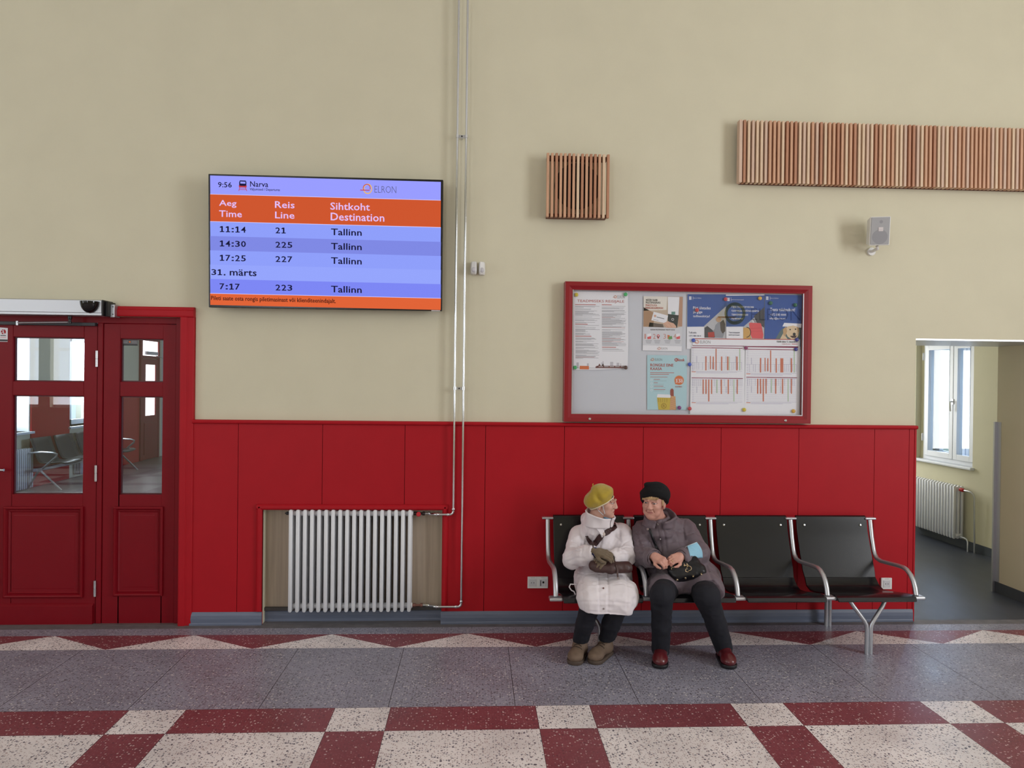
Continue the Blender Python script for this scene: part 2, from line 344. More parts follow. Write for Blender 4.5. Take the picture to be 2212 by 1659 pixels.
# jamb face of the passage, painted warmer like the side room
struct(MB().box(4.555, 4.562, .022, .752, 0, OZ, CREAM2).build('wall_jamb'))
struct(MB().box(OX, 4.556, .02, .745, OZ-.012, OZ, ALU).build('trim_3'), 'grey metal edging under the lintel of the passage opening', 'trim')
struct(MB().prism([(4.53, .745, 0), (4.553, .745, 0), (4.553, .70, 0), (4.556, .70, 0), (4.556, .762, 0), (4.53, .762, 0)], (0, 0, 1.485), ALU).build('trim_4', origin=(4.55, .75, 0)), 'grey metal corner guard on the edge of the passage wall', 'trim')
for i, (x0, x1, y0, y1, h) in enumerate([(4.548, 4.556, .02, .76, .092), (WX-.012, WX, .75, 4.6, .092), (OX, WX, 4.588, 4.6, .09)]):
    struct(MB().box(x0, x1, y0, y1, 0, h, BASED).build('baseboard_passage' if i == 0 else ('baseboard_side' if i == 1 else 'baseboard_far')))
# ------------------------------------------------------------------ red wainscot, rail, skirting
WZ = PY(1180, 912.5).z
jt = [515, 697, 875, 1049, 1219.5, 1390, 1558, 1726, 1889.5, 1964.5]
jx = [PY(x, 930).x for x in jt]
CASR = PY(412, 1000, 0).x
edges = [CASR] + jx + [OX-.004]
rail = MB()
prof = [(.02, WZ-.028), (-.012, WZ-.028), (-.020, WZ-.022), (-.022, WZ-.012), (-.018, WZ-.003), (-.008, WZ), (.02, WZ)]
rail.prism([(PY(417, 910).x, y, z) for y, z in prof], (OX+.003-PY(417, 910).x, 0, 0), RED)
rail = struct(rail.build('trim_1', bevel=0), 'red half-round rail capping the red wainscot along the cream wall', 'wainscot')
for i in range(len(edges)-1):
    a, b = edges[i]+.0018, edges[i+1]-.0018
    pm = MB()
    segs = [(a, b)]
    zz = WZ-.027
    # panels that run above / beside the niche are cut round it
    cuts = []
    if b <= NX0 or a >= NX1: pm.box(a, b, 0, .02, .0, zz, RED)
    else:
        pm.box(a, b, 0, .02, NZ, zz, RED)
        if a < NX0: pm.box(a, NX0, 0, .02, 0, NZ, RED)
        if b > NX1: pm.box(NX1, b, 0, .02, 0, NZ, RED)
    pm.build('panel', rail)
    if i: MB().box(edges[i]-.0018, edges[i]+.0018, .008, .02, NZ if NX0 < edges[i] < NX1 else 0, zz, GAP).build('panel_joint', rail)
struct(MB().box(OX-.012, OX+.001, -.004, .75, 0, WZ-.0275, RED).build('trim_2'), 'red end strip closing the wainscot at the passage corner', 'trim')
# rounded moulding framing the niche
nf = MB(); w = .042
def mprof(t): return [(t*0, .02), (t*0, -.012), (t*.012, -.024), (t*.028, -.024), (t*w, -.010), (t*w, .02)]
for sx, xx in ((-1, NX0), (1, NX1)):
    nf.prism([(xx+sx*a, y, 0.1) for a, y in mprof(1)], (0, 0, NZ+w*.7-.1), RED)
nf.prism([(NX0-w, y, NZ+a) for a, y in mprof(1)], (NX1-NX0+2*w, 0, 0), RED)
struct(nf.build('trim_5', bevel=.003), 'red rounded moulding framing the radiator niche', 'trim')
def skirting(name, x0, x1, y, h=.095):
    pf = [(y, 0), (y-.014, 0), (y-.014, .012), (y-.010, .018), (y-.012, .045), (y-.010, .07), (y-.005, h-.004), (y-.002, h), (y, h)]
    return struct(MB().prism([(x0, a, b) for a, b in pf], (x1-x0, 0, 0), BASE).build(name))
bx = PY(410, 1340).x
skirting('baseboard_left', bx, NX0+.002, 0, .094); skirting('baseboard_niche', NX0-.01, NX1+.01, .085, .082); skirting('baseboard_right', NX1-.004, OX-.012, 0, .092)
MBs = MB().box(NX0, NX1, .06, .085, .082, .105, mat('dark_niche_strip', (74, 70, 70), 0.8)); struct(MBs.build('trim_6'))  # plain dark strip above the niche skirting
# ------------------------------------------------------------------ waiting room behind the glazed door
LX = -7.1
LW = [(5.0, 6.50, .90, 2.42), (7.62, 8.75, .90, 2.50)]
o = MB(); ys = [.75, LW[0][0], LW[0][1], LW[1][0], LW[1][1], 11.3]
for i in range(0, 6, 2): o.box(LX-.5, LX, ys[i], ys[i+1], 0, 3.6, CREAM)
for a, b, z0, z1 in LW: o.box(LX-.5, LX, a, b, 0, z0, CREAM); o.box(LX-.5, LX, a, b, z1, 3.6, CREAM)
struct(o.build('wall_left.001'))
struct(MB().box(-7.6, OX-.1, 11.3, 11.5, 0, 3.6, mat('bright_white_wall', (232, 234, 238), .8)).build('wall_end'))
struct(MB().box(-7.6, OX-.1, .75, 11.3, 3.6, 3.8, WHITE).build('ceiling.002'))
o = MB()
for a, b in ((.76, 4.98), (6.52, 7.60), (8.80, 10.2)): o.box(LX, LX+.02, a, b, 0, 1.47, RED)
struct(o.build('trim_7'), 'red wainscot of the waiting room behind the glazed door', 'wainscot')
def room_window(name, a, b, z0, z1, label=None):
    f = MB(); x = LX-.30
    for (p, q) in ((a, a+.07), ((a+b)/2-.05, (a+b)/2+.05), (b-.07, b)): f.box(x-.06, x, p, q, z0, z1, WWIN)
    f.box(x-.06, x, a+.07, b-.07, z0, z0+.09, WWIN); f.box(x-.06, x, a+.07, b-.07, z1-.08, z1, WWIN)
    f = struct(f.build(name))
    MB().box(x-.035, x-.03, a+.07, b-.07, z0+.09, z1-.08, GLASS).build('glass_pane', f)
    MB().box(x, LX+.06, a-.05, b+.05, z0-.035, z0, WWIN).build('window_sill', f); reveal(a, b, z0, z1, f)
def reveal(a, b, z0, z1, f): MB().box(LX-.30, LX-.001, b-.012, b, z0, z1, WWIN).box(LX-.30, LX-.001, a, a+.012, z0, z1, WWIN).box(LX-.30, LX-.001, a+.012, b-.012, z1-.012, z1, WWIN).build('reveal', f)
room_window('window_2', *LW[0]); room_window('window_3', *LW[1])

def radiator(name, label, o0, A, O, n, pitch, height, rows=3, w=.028, group=None, tube_d=.030, gap=.014):
    """o0: bottom centre of the first front tube; A: along; O: outwards (towards the room)"""
    o0, A, O = Vector(o0), Vector(A), Vector(O); Zv = Vector((0, 0, 1))
    t = thing(name, label, 'radiator', o0, group)
    cm = MB(); dep = rows*tube_d+(rows-1)*gap
    def rr(c, hw, hd, z):      # rounded rectangle ring
        pts = []
        for k in range(12):
            a = 2*math.pi*k/12+math.pi/12; cx, cyy = math.cos(a), math.sin(a)
            sgn = lambda v: (abs(v)**.62)*(1 if v > 0 else -1)
            pts.append(c + A*hw*sgn(cx) - O*hd*sgn(cyy) + Zv*z)
        return pts
    for k in range(rows):
        c = o0 - O*k*(tube_d+gap); s = .6
        cm.loft([rr(c, w/2*s, tube_d/2*s, 0), rr(c, w/2, tube_d/2, .008), rr(c, w/2, tube_d/2, height-.008), rr(c, w/2*s, tube_d/2*s, height)], WENAMEL)
    for zz in (.008, height-.058):
        c = o0 - O*(rows-1)*(tube_d+gap)/2
        cm.loft([rr(c, w/2*.6, dep/2*.96, zz), rr(c, w/2*.9, dep/2*.985, zz+.006), rr(c, w/2*.9, dep/2*.985, zz+.044), rr(c, w/2*.6, dep/2*.96, zz+.05)], WENAMEL)
    c0 = cm.build('column', t, angle=50)
    for k in range(1, n):
        c = c0.copy(); COL.objects.link(c); c.parent = t; c.location = A*pitch*k
    for zz in (.033, height-.033):
        mid = o0 - O*(rows-1)*(tube_d+gap)/2
        MB().lathe(mid - A*.012 + Zv*zz, A, [(.012, -.004), (.02, 0), (.02, pitch*(n-1)+.028), (.014, pitch*(n-1)+.034)], WENAMEL, 16).build('header_pipe', t, angle=60)
    return t
# radiators seen through the door glass
radiator('radiator', 'pale radiator under the left-hand window seen through the glazed red door', (LX+.13, 5.36, .03), (0, 1, 0), (1, 0, 0), 21, .05, .62)
radiator('radiator', 'small far radiator behind the black seats seen through the glazed red door', (LX+.13, 7.75, .05), (0, 1, 0), (1, 0, 0), 16, .05, .60)
# row of seats against the waiting-room wall
SEATBLK = mat('black_moulded_seat', (30, 31, 34), .38)
bt = thing('beam_seating', 'row of black shell seats on a beam seen through the glazed red door', 'bench', (-6.75, 7.0, 0))
spr = [(-6.99, .80), (-6.96, .70), (-6.92, .58), (-6.88, .47), (-6.82, .40), (-6.74, .385), (-6.60, .40), (-6.50, .405), (-6.45, .385)]
def shell(y0, y1):
    s = MB(); n = 7; th = .014; rows = []
    for x, z in spr:
        rows.append([Vector((x + .02*abs(2*k/(n-1)-1)**2.5*(1 if z > .45 else 0), y0+(y1-y0)*k/(n-1), z + (.02*abs(2*k/(n-1)-1)**2.5 if z < .45 else 0))) for k in range(n)])
    s.loft(rows, SEATBLK, cap=False, closed=False)
    ob = s.build('seat_shell', bt); sm = ob.modifiers.new('thick', 'SOLIDIFY'); sm.thickness = th; return ob
for k in range(4): shell(6.30+k*.62, 6.30+k*.62+.53)
MB().box(-6.83, -6.77, 6.15, 8.85, .30, .35, STEEL).build('beam', bt, bevel=.005)
for yy in (6.24, 8.78):
    MB().tube([(-6.80, yy, .30), (-6.76, yy, .30), (-6.45, yy, .0)], .017, STEEL, 8).tube([(-6.80, yy, .30), (-6.98, yy, .0)], .017, STEEL, 8).build('leg', bt)
    MB().tube([(-6.96, yy, .58), (-6.75, yy, .60), (-6.58, yy, .59), (-6.52, yy, .565), (-6.53, yy, .53), (-6.74, yy, .34)], .016, STEEL, 8).build('armrest', bt)
# exterior door at the far end of that room
d2 = MB(); DR2 = RED
d2.box(LX, LX+.05, 10.2, 10.27, 0, 2.62, DRED); d2.box(LX, LX+.05, 11.03, 11.1, 0, 2.62, DRED); d2.box(LX, LX+.05, 10.27, 11.03, 2.18, 2.24, DRED); d2.box(LX, LX+.05, 10.27, 11.03, 2.56, 2.62, DRED)
d2 = struct(d2.build('door_2'), 'red glazed street door at the far end of the waiting room', 'door')
lf = MB(); x0, x1 = LX+.004, LX+.045
for a, b in ((10.28, 10.42), (10.90, 11.02)): lf.box(x0, x1, a, b, .01, 2.17, DRED)
for a, b in ((.01, .95), (1.46, 1.58), (2.05, 2.17)): lf.box(x0, x1, 10.42, 10.90, a, b, DRED)
lf.box(x1, x1+.012, 10.36, 10.97, .12, .80, DRED)
lf = lf.build('leaf', d2)
SKYG = mat('street_daylight_glow', (250, 250, 255), .3, emit=(250, 251, 255), estr=2.2)  # opaque panes given a glow in place of daylight outside
MB().box(LX+.02, LX+.026, 10.42, 10.90, .95, 1.46, SKYG).box(LX+.02, LX+.026, 10.42, 10.90, 1.58, 2.05, SKYG).box(LX+.02, LX+.026, 10.27, 11.03, 2.24, 2.56, SKYG).build('glass_pane', d2)
MB().box(LX+.05, LX+.12, 10.35, 10.85, 2.26, 2.33, ALU).tube([(LX+.09, 10.8, 2.25), (LX+.2, 10.9, 2.2)], .008, STEEL, 6).build('door_closer', d2)

# ------------------------------------------------------------------ door_1: casing, frame, leaf and sidelight
cas = MB(); F = 0.02
def cprof(w, t): return [(0, .02), (0, -.020), (.010*t, -.024), (.045*t, -.024), (.052*t, -.014), (w*t-.006*t, -.012), (w*t, -.006), (w*t, .02)]
cw = PY(418.5, 900).x-DX1
cz = PY(300, 662).z-DZ
zt = DZ
cas.prism([(DX1+a, y, 0) for a, y in cprof(cw, 1)], (0, 0, zt), RED)
cas.prism([(DX0-.02, y, zt+a) for a, y in cprof(cz, 1)], (DX1-DX0+.02+cw, 0, 0), RED)
cas.prism([(DX0-a, y, 0) for a, y in cprof(cw, 1)], (0, 0, zt+cz), RED)
struct(cas.build('trim_8', bevel=.002), 'red stepped casing round the glazed door', 'trim')
FY = .050
def dx(px, py=1000): return PY(px, py, FY).x
def dz(px, py): return PY(px, py, FY).z
fr = MB()
ZT = dz(300, 699); ZF = DZ
XM0, XM1 = dx(208.5, 1000), dx(221, 1000); XS1 = dx(379.5, 1000)
fr.box(XS1, DX1, FY-.012, .16, 0, ZF, DRED); fr.box(XM0+.004, XM1, FY-.006, .15, 0, ZT, DRED); fr.box(DX0, XS1, FY-.006, .15, ZT, ZF, DRED)
fr.box(DX0, DX0+.05, FY-.006, .15, 0, ZT, DRED)
door = struct(fr.build('door_1', bevel=.003), 'dark red glazed entrance door with a glazed sidelight', 'door')
def glazed(parent, name, x0, x1, z0, z1, panes, mould, yb=.10):
    """panes / mould: px rectangles (left, top, right, bottom)"""
    lf = MB(); zs = sorted([(dz((a+c)/2, d), dz((a+c)/2, b)) for a, b, c, d in panes]); pxl = dx(panes[0][0], 900); pxr = dx(panes[0][2], 900)
    lf.box(x0, pxl, FY, yb, z0, z1, DRED); lf.box(pxr, x1, FY, yb, z0, z1, DRED)
    cur = z0
    for a, b in zs: lf.box(pxl, pxr, FY, yb, cur, a, DRED); cur = b
    lf.box(pxl, pxr, FY, yb, cur, z1, DRED)
    lf = lf.build(name, parent, bevel=.004)
    for a, b in zs:
        g = MB().box(pxl-.002, pxr+.002, FY+.026, FY+.030, a-.002, b+.002, GLASS).build('glass_pane', lf)
        q = .008; SB = mat('dark_glazing_bead', (86, 20, 30), .4)
        MB().box(pxl, pxl+q, FY+.018, FY+.036, a, b, SB).box(pxr-q, pxr, FY+.018, FY+.036, a, b, SB).box(pxl+q, pxr-q, FY+.018, FY+.036, a, a+q, SB).box(pxl+q, pxr-q, FY+.018, FY+.036, b-q, b, SB).build('glazing_bead', lf)
    a, b, c, d = mould; mx0, mx1, mz0, mz1 = dx(a, 1190), dx(c, 1190), dz((a+c)/2, d), dz((a+c)/2, b)
    mo = MB(); rings = []
    for off, yy in ((0, FY), (.001, FY-.016), (.010, FY-.022), (.018, FY-.018), (.026, FY-.004), (.034, FY-.008), (.040, FY-.002), (.046, FY+.004), (.066, FY-.001)):
        rings.append([(mx0+off, yy, mz0+off), (mx1-off, yy, mz0+off), (mx1-off, yy, mz1-off), (mx0+off, yy, mz1-off)])
    mo.loft(rings, DRED, cap=False, smooth=False); mo.poly(rings[-1], DRED)
    mo.build('raised_panel', lf)
    return lf
leaf = glazed(door, 'leaf', DX0+.056, XM0, dz(100, 1350), ZT-.004, [(27, 728.5, 180.5, 824), (27, 854.6, 180.5, 1067.7)], (9, 1094, 181, 1290.5))
side = glazed(door, 'sidelight', XM1+.0025, XS1-.003, dz(300, 1351), ZT-.003, [(258.5, 732, 351.5, 825), (258.5, 856.6, 351.5, 1068.5)], (246, 1094, 353, 1287))
kz = dz(100, 1303); kb = MB(); kx = dx(202, 1320)
kb.prism([(DX0+.06, FY, dz(100, 1348)), (DX0+.06, FY-.02, dz(100, 1348)), (DX0+.06, FY-.02, kz-.018), (DX0+.06, FY, kz)], (kx-DX0-.06, 0, 0), DRED); kb.build('kick_board', leaf)
for (a, b) in ((756.6, 793), (1004.5, 1040.8), (1254, 1290)):
    xx = XM0+.002; z0, z1 = PY(206, b, FY-.02).z, PY(206, a, FY-.02).z; zm = (z0+z1)/2
    MB().lathe((xx, FY-.012, z0), (0, 0, 1), [(.004, 0), (.010, .003), (.010, zm-z0-.002), (.008, zm-z0-.001), (.008, zm-z0+.001), (.010, zm-z0+.002), (.010, z1-z0-.003), (.004, z1-z0)], STEEL, 12).build('hinge', leaf)
hz = PY(5, 1015, FY-.04).z; hx = PY(10, 1015, FY-.05).x
MB().tube([(hx-.11, FY, hz), (hx-.11, FY-.045, hz), (hx-.10, FY-.052, hz), (hx-.004, FY-.052, hz)], .0095, STEEL, 12).lathe((hx-.11, FY, hz), (0, -1, 0), [(.026, 0), (.026, .006), (.02, .009)], STEEL, 16).build('handle', leaf)
st = Sheet((0, FY-.001, 0), (0, -1, 0))
st.quad([(-4, 707), (17, 708.5), (16.5, 738.5), (-4, 738)], PAPER); st.disc(7.6, 716.8, 5.4, RED, 2); st.line(4.5, 713, 10, 721, 1.3, PAPER, 3); st.line(8, 711.5, 8, 722, 1.2, PAPER, 3); st.line(2.5, 719, 8, 718, 1.2, PAPER, 3)
st.rect(1, 724, 13, 725.6, BLACKP, 2); st.rect(1, 728, 13, 729.2, mat('pink_print', (214, 150, 156), .7), 2); st.quad([(-4, 733), (16.5, 733.5), (16.5, 737.4), (-4, 737)], BLACKP, 2)
tag(st.build('sticker'), 'white sticker with a round red emblem on the glazed door', 'sticker')
st = Sheet((0, FY+.025, 0), (0, -1, 0)); SG = mat('grey_sign_face', (96, 96, 100), .5); LG = mat('pale_grey_print', (168, 168, 170), .6)
st.quad([(262, 733.6), (297.6, 734.4), (297.6, 746.6), (262, 746.2)], SG); st.quad([(262, 743.5), (297.6, 744), (297.6, 746.6), (262, 746.2)], BLACKP, 2); st.rect(264.5, 736, 277, 737.2, LG, 2); st.rect(264.5, 739.5, 276, 740.5, LG, 2); st.rect(284, 736.5, 296, 737.5, LG, 2); st.rect(284, 740, 296, 741, LG, 2); st.disc(280.5, 738.5, 2, mat('orange_print', (226, 120, 52), .6), 2)
tag(st.build('sticker'), 'small dark grey sticker in the top corner of the sidelight pane', 'sticker')
# automatic door operator over the leaf
OY = -.115
ox0, ox1, ox2 = PY(-70, 660, OY).x, PY(219.5, 665, OY).x, PY(238.5, 665, OY+.03).x
oz0, oz1 = PY(150, 680.5, OY).z, PY(150, 646.8, OY).z
op = thing('door_operator', 'grey box-shaped automatic door operator mounted over the red door', 'door operator', (ox0, .02, oz0))
MB().prism([(ox0, .02, oz0), (ox0, OY, oz0), (ox0, OY, oz0+.016), (ox0, OY-.003, oz0+.02), (ox0, OY-.003, oz1-.004), (ox0, OY+.004, oz1), (ox0, .02, oz1)], (ox1-ox0, 0, 0), ALU).build('housing', op, bevel=.002)
MB().prism([(ox1, .02, oz0-.002), (ox1, OY-.002, oz0-.002), (ox1, OY-.002, oz1), (ox1, .02, oz1)], (.012, 0, 0), BLACKP).box(ox1+.012, ox1+.030, -.09, .02, oz0-.004, oz1-.008, BLACKP).build('end_cap', op, bevel=.003)
bx0 = ox1+.030
MB().box(bx0, bx0+.030, -.055, -.05, oz0-.006, oz0+.085, ALU).box(bx0+.027, bx0+.030, -.05, .02, oz0-.006, oz0+.085, ALU).build('bracket', op, bevel=.002)
MB().lathe((bx0+.018, -.055, oz0+.015), (0, -1, 0), [(.004, 0), (.004, .003)], BLACKP, 8).build('screw', op)
MB().lathe((bx0+.018, -.055, oz0+.068), (0, -1, 0), [(.004, 0), (.004, .003)], BLACKP, 8).build('screw', op)
sx, sz = PY(195, 651, OY).x, PY(195, 651.5, OY).z; sw = (PY(215.5, 655, OY).x-PY(174.7, 655, OY).x)/2
MB().ell((sx, OY-.002, sz), (sw, .062, .083), GLOSSB, 28, 10, -1.0, 0.0).build('sensor', op, angle=60)
arm = MB(); az = PY(100, 690, -.06).z
arm.lathe((PY(151, 690, -.05).x, -.05, oz0-.002), (0, 0, -1), [(.014, 0), (.014, .02), (.010, .024), (.010, .04), (.013, .042), (.013, .052)], BLACKP, 14)
arm.tube([(PY(151, 690, -.05).x, -.05, oz0-.045), (PY(36, 692, -.02).x, -.015, oz0-.052)], .006, STEEL, 8)
arm.lathe((PY(36, 692, -.02).x, -.015, oz0-.040), (0, 0, -1), [(.008, 0), (.008, .03)], STEEL, 10); arm.build('arm', op)
MB().box(ox0, PY(206, 700, FY-.03).x, FY-.035, FY, dz(100, 703.2), dz(100, 696.2), mat('dark_grey_rail', (44, 46, 52), .4)).build('slide_rail', op, bevel=.002)

# ------------------------------------------------------------------ radiator in the niche, its pipes
RY = -.035; rx0 = PY(627.5, 1210, RY).x; rx1 = PY(884.5, 1210, RY).x; rz0 = PY(757, 1322.5, RY-.01).z; rz1 = PY(757, 1102, RY-.01).z
radiator('radiator', 'white column radiator in the pale niche under the departures screen', (rx0, RY, rz0), (1, 0, 0), (0, -1, 0), 18, (rx1-rx0)/17, rz1-rz0, 3, .0275, None, .030, .012)
rad = [o for o in S.objects if o.name.startswith('radiator')][-1]
MB().lathe((rx0-.028, RY+.042, rz1-.033), (-1, 0, 0), [(.012, 0), (.012, .014), (.006, .016), (.006, .024)], BLACKP, 10).build('vent_plug', rad)
PW = -.045; pr = .0085
def pipe(name, label, xa_top, xa_bot, pz, bend_px, endx, ex):
    A = PY(xa_top, 0, PW); B = PY(xa_bot, bend_px-30, PW); xt = B.x; zt = RZ; zb = PY(xa_bot, bend_px, PW).z
    t = thing(name, label, 'pipe', (xt, PW, zb), None)
    R = .026
    path = [(xt, PW, RZ), (xt, PW, zb+R+.02)]
    MB().tube(path, pr, CHROME, 12).build('riser', t)
    el = [(xt, PW, zb+R+.022), (xt, PW, zb+R)] + [(xt-R+R*math.cos(a), PW, zb+R-R*math.sin(a)) for a in (math.pi/8, math.pi/4, 3*math.pi/8)] + [(xt-R, PW, zb), (xt-R-.02, PW, zb)]
    MB().tube(el, pr*1.15, CHROME, 12).lathe((xt, PW, zb+R+.005), (0, 0, 1), [(pr*1.2, 0), (pr*1.5, .003), (pr*1.5, .012), (pr*1.2, .016)], CHROME, 14).lathe((xt-R-.006, PW, zb), (-1, 0, 0), [(pr*1.2, 0), (pr*1.5, .003), (pr*1.5, .010), (pr*1.2, .014)], CHROME, 14).build('elbow', t, angle=50)
    hx = PY(endx, bend_px, PW).x; vz = rz1-.033 if pz else rz0+.033; vy = RY+.042
    MB().tube([(xt-R-.015, PW, zb), (hx+.02, PW, zb)], pr, CHROME, 12).build('branch', t)
    MB().tube([(hx+.03, PW, zb), (hx+.004, PW, zb), (hx-.012, PW+.02, zb+(vz-zb)*.35), (hx-.03, vy-.012, vz-.003), (hx-.05, vy, vz)], pr*1.18, CHROME, 12).lathe((hx+.018, PW, zb), (-1, 0, 0), [(pr*1.2, 0), (pr*1.6, .003), (pr*1.6, .010), (pr*1.2, .013)], CHROME, 14).build('offset_bend', t, angle=50)
    x2 = PY(ex, bend_px, vy).x; hxe = rx1+.05
    MB().tube([(hx-.05, vy, vz), (x2+.012, vy, vz)], pr*.9, STEEL, 10).lathe((x2+.06, vy, vz), (-1, 0, 0), [(.010, 0), (.0125, .002), (.0125, .018), (.010, .02)], CHROME, 8).build('tailpiece', t, angle=40)
    v = MB().lathe((x2+.018, vy, vz), (-1, 0, 0), [(.010, 0), (.015, .002), (.015, .018), (.009, .022), (.009, .05), (.014, .052), (.014, x2+.018-rx1-.022)], mat('dark_bronze_valve', (62, 52, 50), .4, .6) if pz else mat('red_brass_valve', (132, 92, 82), .4, .5), 10).build('valve', t, angle=40)
    if pz: MB().lathe((PY(904.7, 1108, vy).x, vy-.006, vz), (0, -1, 0), [(.009, 0), (.016, .006), (.017, .026), (.013, .03)], mat('red_valve_knob', (196, 38, 48), .4), 16).build('knob', v)
    return t
pipe('heating_pipe', 'shiny vertical heating pipe, the left of the pair, bending to the radiator top', 991, 979.5, True, 1111.5, 941, 913)
pipe('heating_pipe', 'shiny vertical heating pipe, the right of the pair, bending to the radiator bottom', 1010.5, 996.5, False, 1310.5, 939, 908)
pxs = sorted(o.location.x for o in S.objects if o.name.startswith('heating_pipe') and o.parent is None)
for yy, lb in ((295, 'steel twin clamp holding the two pipes high on the cream wall'), (839, 'steel twin clamp holding the two pipes just above the red wainscot')):
    z = PY(998, yy, PW).z; cl = thing('pipe_clamp', lb, 'pipe clamp', ((pxs[0]+pxs[1])/2, PW, z), 'twin pipe clamps')
    for q in pxs: MB().lathe((q, PW, z-.012), (0, 0, 1), [(pr*1.02, 0), (pr*1.45, .001), (pr*1.45, .024), (pr*1.02, .025)], CHROME, 14).build('ring', cl, angle=50)
    MB().box(pxs[0]+.01, pxs[1]-.01, PW-.004, PW+.006, z-.012, z+.010, STEEL).lathe(((pxs[0]+pxs[1])/2, PW+.006, z), (0, 1, 0), [(.005, 0), (.005, .06)], STEEL, 8).lathe(((pxs[0]+pxs[1])/2, PW-.004, z), (0, -1, 0), [(.006, 0), (.006, .004)], BLACKP, 6).build('bar', cl)
# ------------------------------------------------------------------ departures screen
TVB, TVT = -.105, -.135
pa = PY(450.8, 662.7, TVB); pb = PY(954.9, 673, TVB); pc = PY(449.5, 374.2, TVT); pd = PY(957.3, 389.3, TVT)
tx0, tx1 = (pa.x+pc.x)/2, (pb.x+pd.x)/2; tz0, tz1 = (pa.z+pb.z)/2, (pc.z+pd.z)/2
tn = Vector((1, 0, 0)).cross(Vector((0, TVT-TVB, tz1-tz0))).normalized(); tn = tn if tn.y < 0 else -tn
tv = thing('display_screen', 'large black-framed departures screen showing blue and orange rows on the cream wall', 'screen', ((tx0+tx1)/2, 0, tz0))
dn = -tn*.055
MB().prism([(tx0, TVB, tz0), (tx0, TVT, tz1), Vector((tx0, TVT, tz1))+dn, Vector((tx0, TVB, tz0))+dn], (tx1-tx0, 0, 0), mat('black_screen_bezel', (10, 10, 12), .25)).build('housing', tv, bevel=.004)
MB().box(tx0+.45, tx1-.45, -.078, .02, tz0+.25, tz1-.25, BLACKP).build('wall_mount', tv)
c7 = crop(430, 360, 4.0963)
sc_ = Sheet((tx0, TVB, tz0), tn, c7, .0006); sc_.slope = 0.0255
def em(name, rgb, s=1.0): return mat(name, (4, 4, 5), .6, emit=rgb, estr=s, spec=.12)
sB1, sB2, sB3, sB4 = em('screen_blue_header', (152, 156, 255)), em('screen_blue_row', (142, 158, 250)), em('screen_blue_dark_row', (126, 136, 228)), em('screen_blue_last_row', (124, 134, 244))
sO1, sO2 = em('screen_orange_band', (206, 84, 42)), em('screen_orange_footer', (224, 98, 52)); sNV = em('screen_navy_letters', (14, 14, 54)); sLV = em('screen_lilac_letters', (226, 190, 244)); sWH = em('screen_white_line', (214, 208, 255)); sGR = em('screen_grey_letters', (96, 96, 140)); sYE = em('screen_yellow_print', (232, 184, 110)); sRD = em('screen_red_print', (190, 60, 70)); sBR = em('screen_brown_letters', (70, 24, 14)); sB5 = em('screen_pale_row', (148, 164, 252))
def band(yl0, yl1, yr0, yr1, M, l=1): sc_.quad([(98, yl0), (2140, yr0), (2138, yr1), (100, yl1)], M, l)
band(78, 243, 135, 298, sB1); band(243, 483, 298, 536, sO1); band(486, 614, 540, 666, sB2); band(614, 740, 666, 791, sB3); band(740, 866, 791, 914, sB2); band(866, 994, 914, 1040, sB5); band(994, 1120, 1040, 1164, sB4); band(1122, 1223, 1166, 1268, sO2)
band(241, 245, 296, 300, sWH, 2); band(483, 487, 536, 541, sWH, 2); band(1119, 1123, 1163, 1167, sWH, 2)
T = sc_.text
T('9:56', (168, 137, 290, 184), sNV, 2, .012); T('Narva', (452, 131, 612, 180), sNV, 2, .01); T('V\u00e4ljumised / Departures', (449, 191, 716, 220), sNV, 2, .012)
for t, b in (('Aeg', (178, 297, 332, 364)), ('Time', (178, 389, 380, 447)), ('Reis', (672, 308, 846, 368)), ('Line', (673, 400, 845, 460)), ('Sihtkoht', (1162, 321, 1512, 386)), ('Destination', (1165, 413, 1640, 482))): T(t, b, sLV, 3, .022)
for k, (a, b, y) in enumerate((('11:14', '21', 0), ('14:30', '225', 127), ('17:25', '227', 254), ('7:17', '223', 506))):
    sc_.digits(a, (182, 529+y, 415 if k < 3 else 361, 582+y), sNV, 3); sc_.digits(b, (677, 539+y, 769 if k == 0 else 826, 591+y), sNV, 3); T('Tallinn', (1168, 551+y, 1440, 610+y), sNV, 3, .03)
sc_.digits('31', (110, 908, 206, 960), sNV, 3); sc_.rect(219, 951, 234, 963, sNV, 3); T('m\u00e4rts', (272, 911, 510, 967), sNV, 3, .03)
T('Pileti saate osta rongis piletimasinast v\u00f5i klienditeenindajalt.', (107, 1156, 1211, 1206), sBR, 3, .03)
T('ELRON', (1553, 172, 1745, 233), sGR, 3, -.012)
sc_.ring(1492, 197, 40, 9, sYE, 3, ry=46); sc_.ring(1484, 190, 34, 6, sRD, 4, 30, 150, 380, ry=36); sc_.line(1426, 208, 1510, 210, 7, sRD, 4); sc_.line(1440, 200, 1478, 198, 4, sYE, 4)
# small train pictogram
sc_.quad([(362, 122), (414, 124), (420, 140), (418, 182), (356, 180), (356, 138)], sNV, 3); sc_.quad([(366, 132), (411, 134), (411, 152), (366, 150)], sB1, 4); sc_.quad([(352, 164), (368, 170), (406, 171), (424, 166), (420, 186), (354, 184)], sRD, 4)
sc_.line(362, 184, 352, 216, 5, sRD, 4); sc_.line(412, 186, 424, 217, 5, sRD, 4); sc_.line(356, 203, 420, 205, 4, sRD, 4); sc_.line(358, 193, 416, 195, 4, sRD, 4)
sc_.quad([(2056, 1269), (2133, 1270), (2133, 1279), (2056, 1278)], mat('pale_grey_label', (190, 190, 192), .6), 1)
sc_.build('screen', tv)

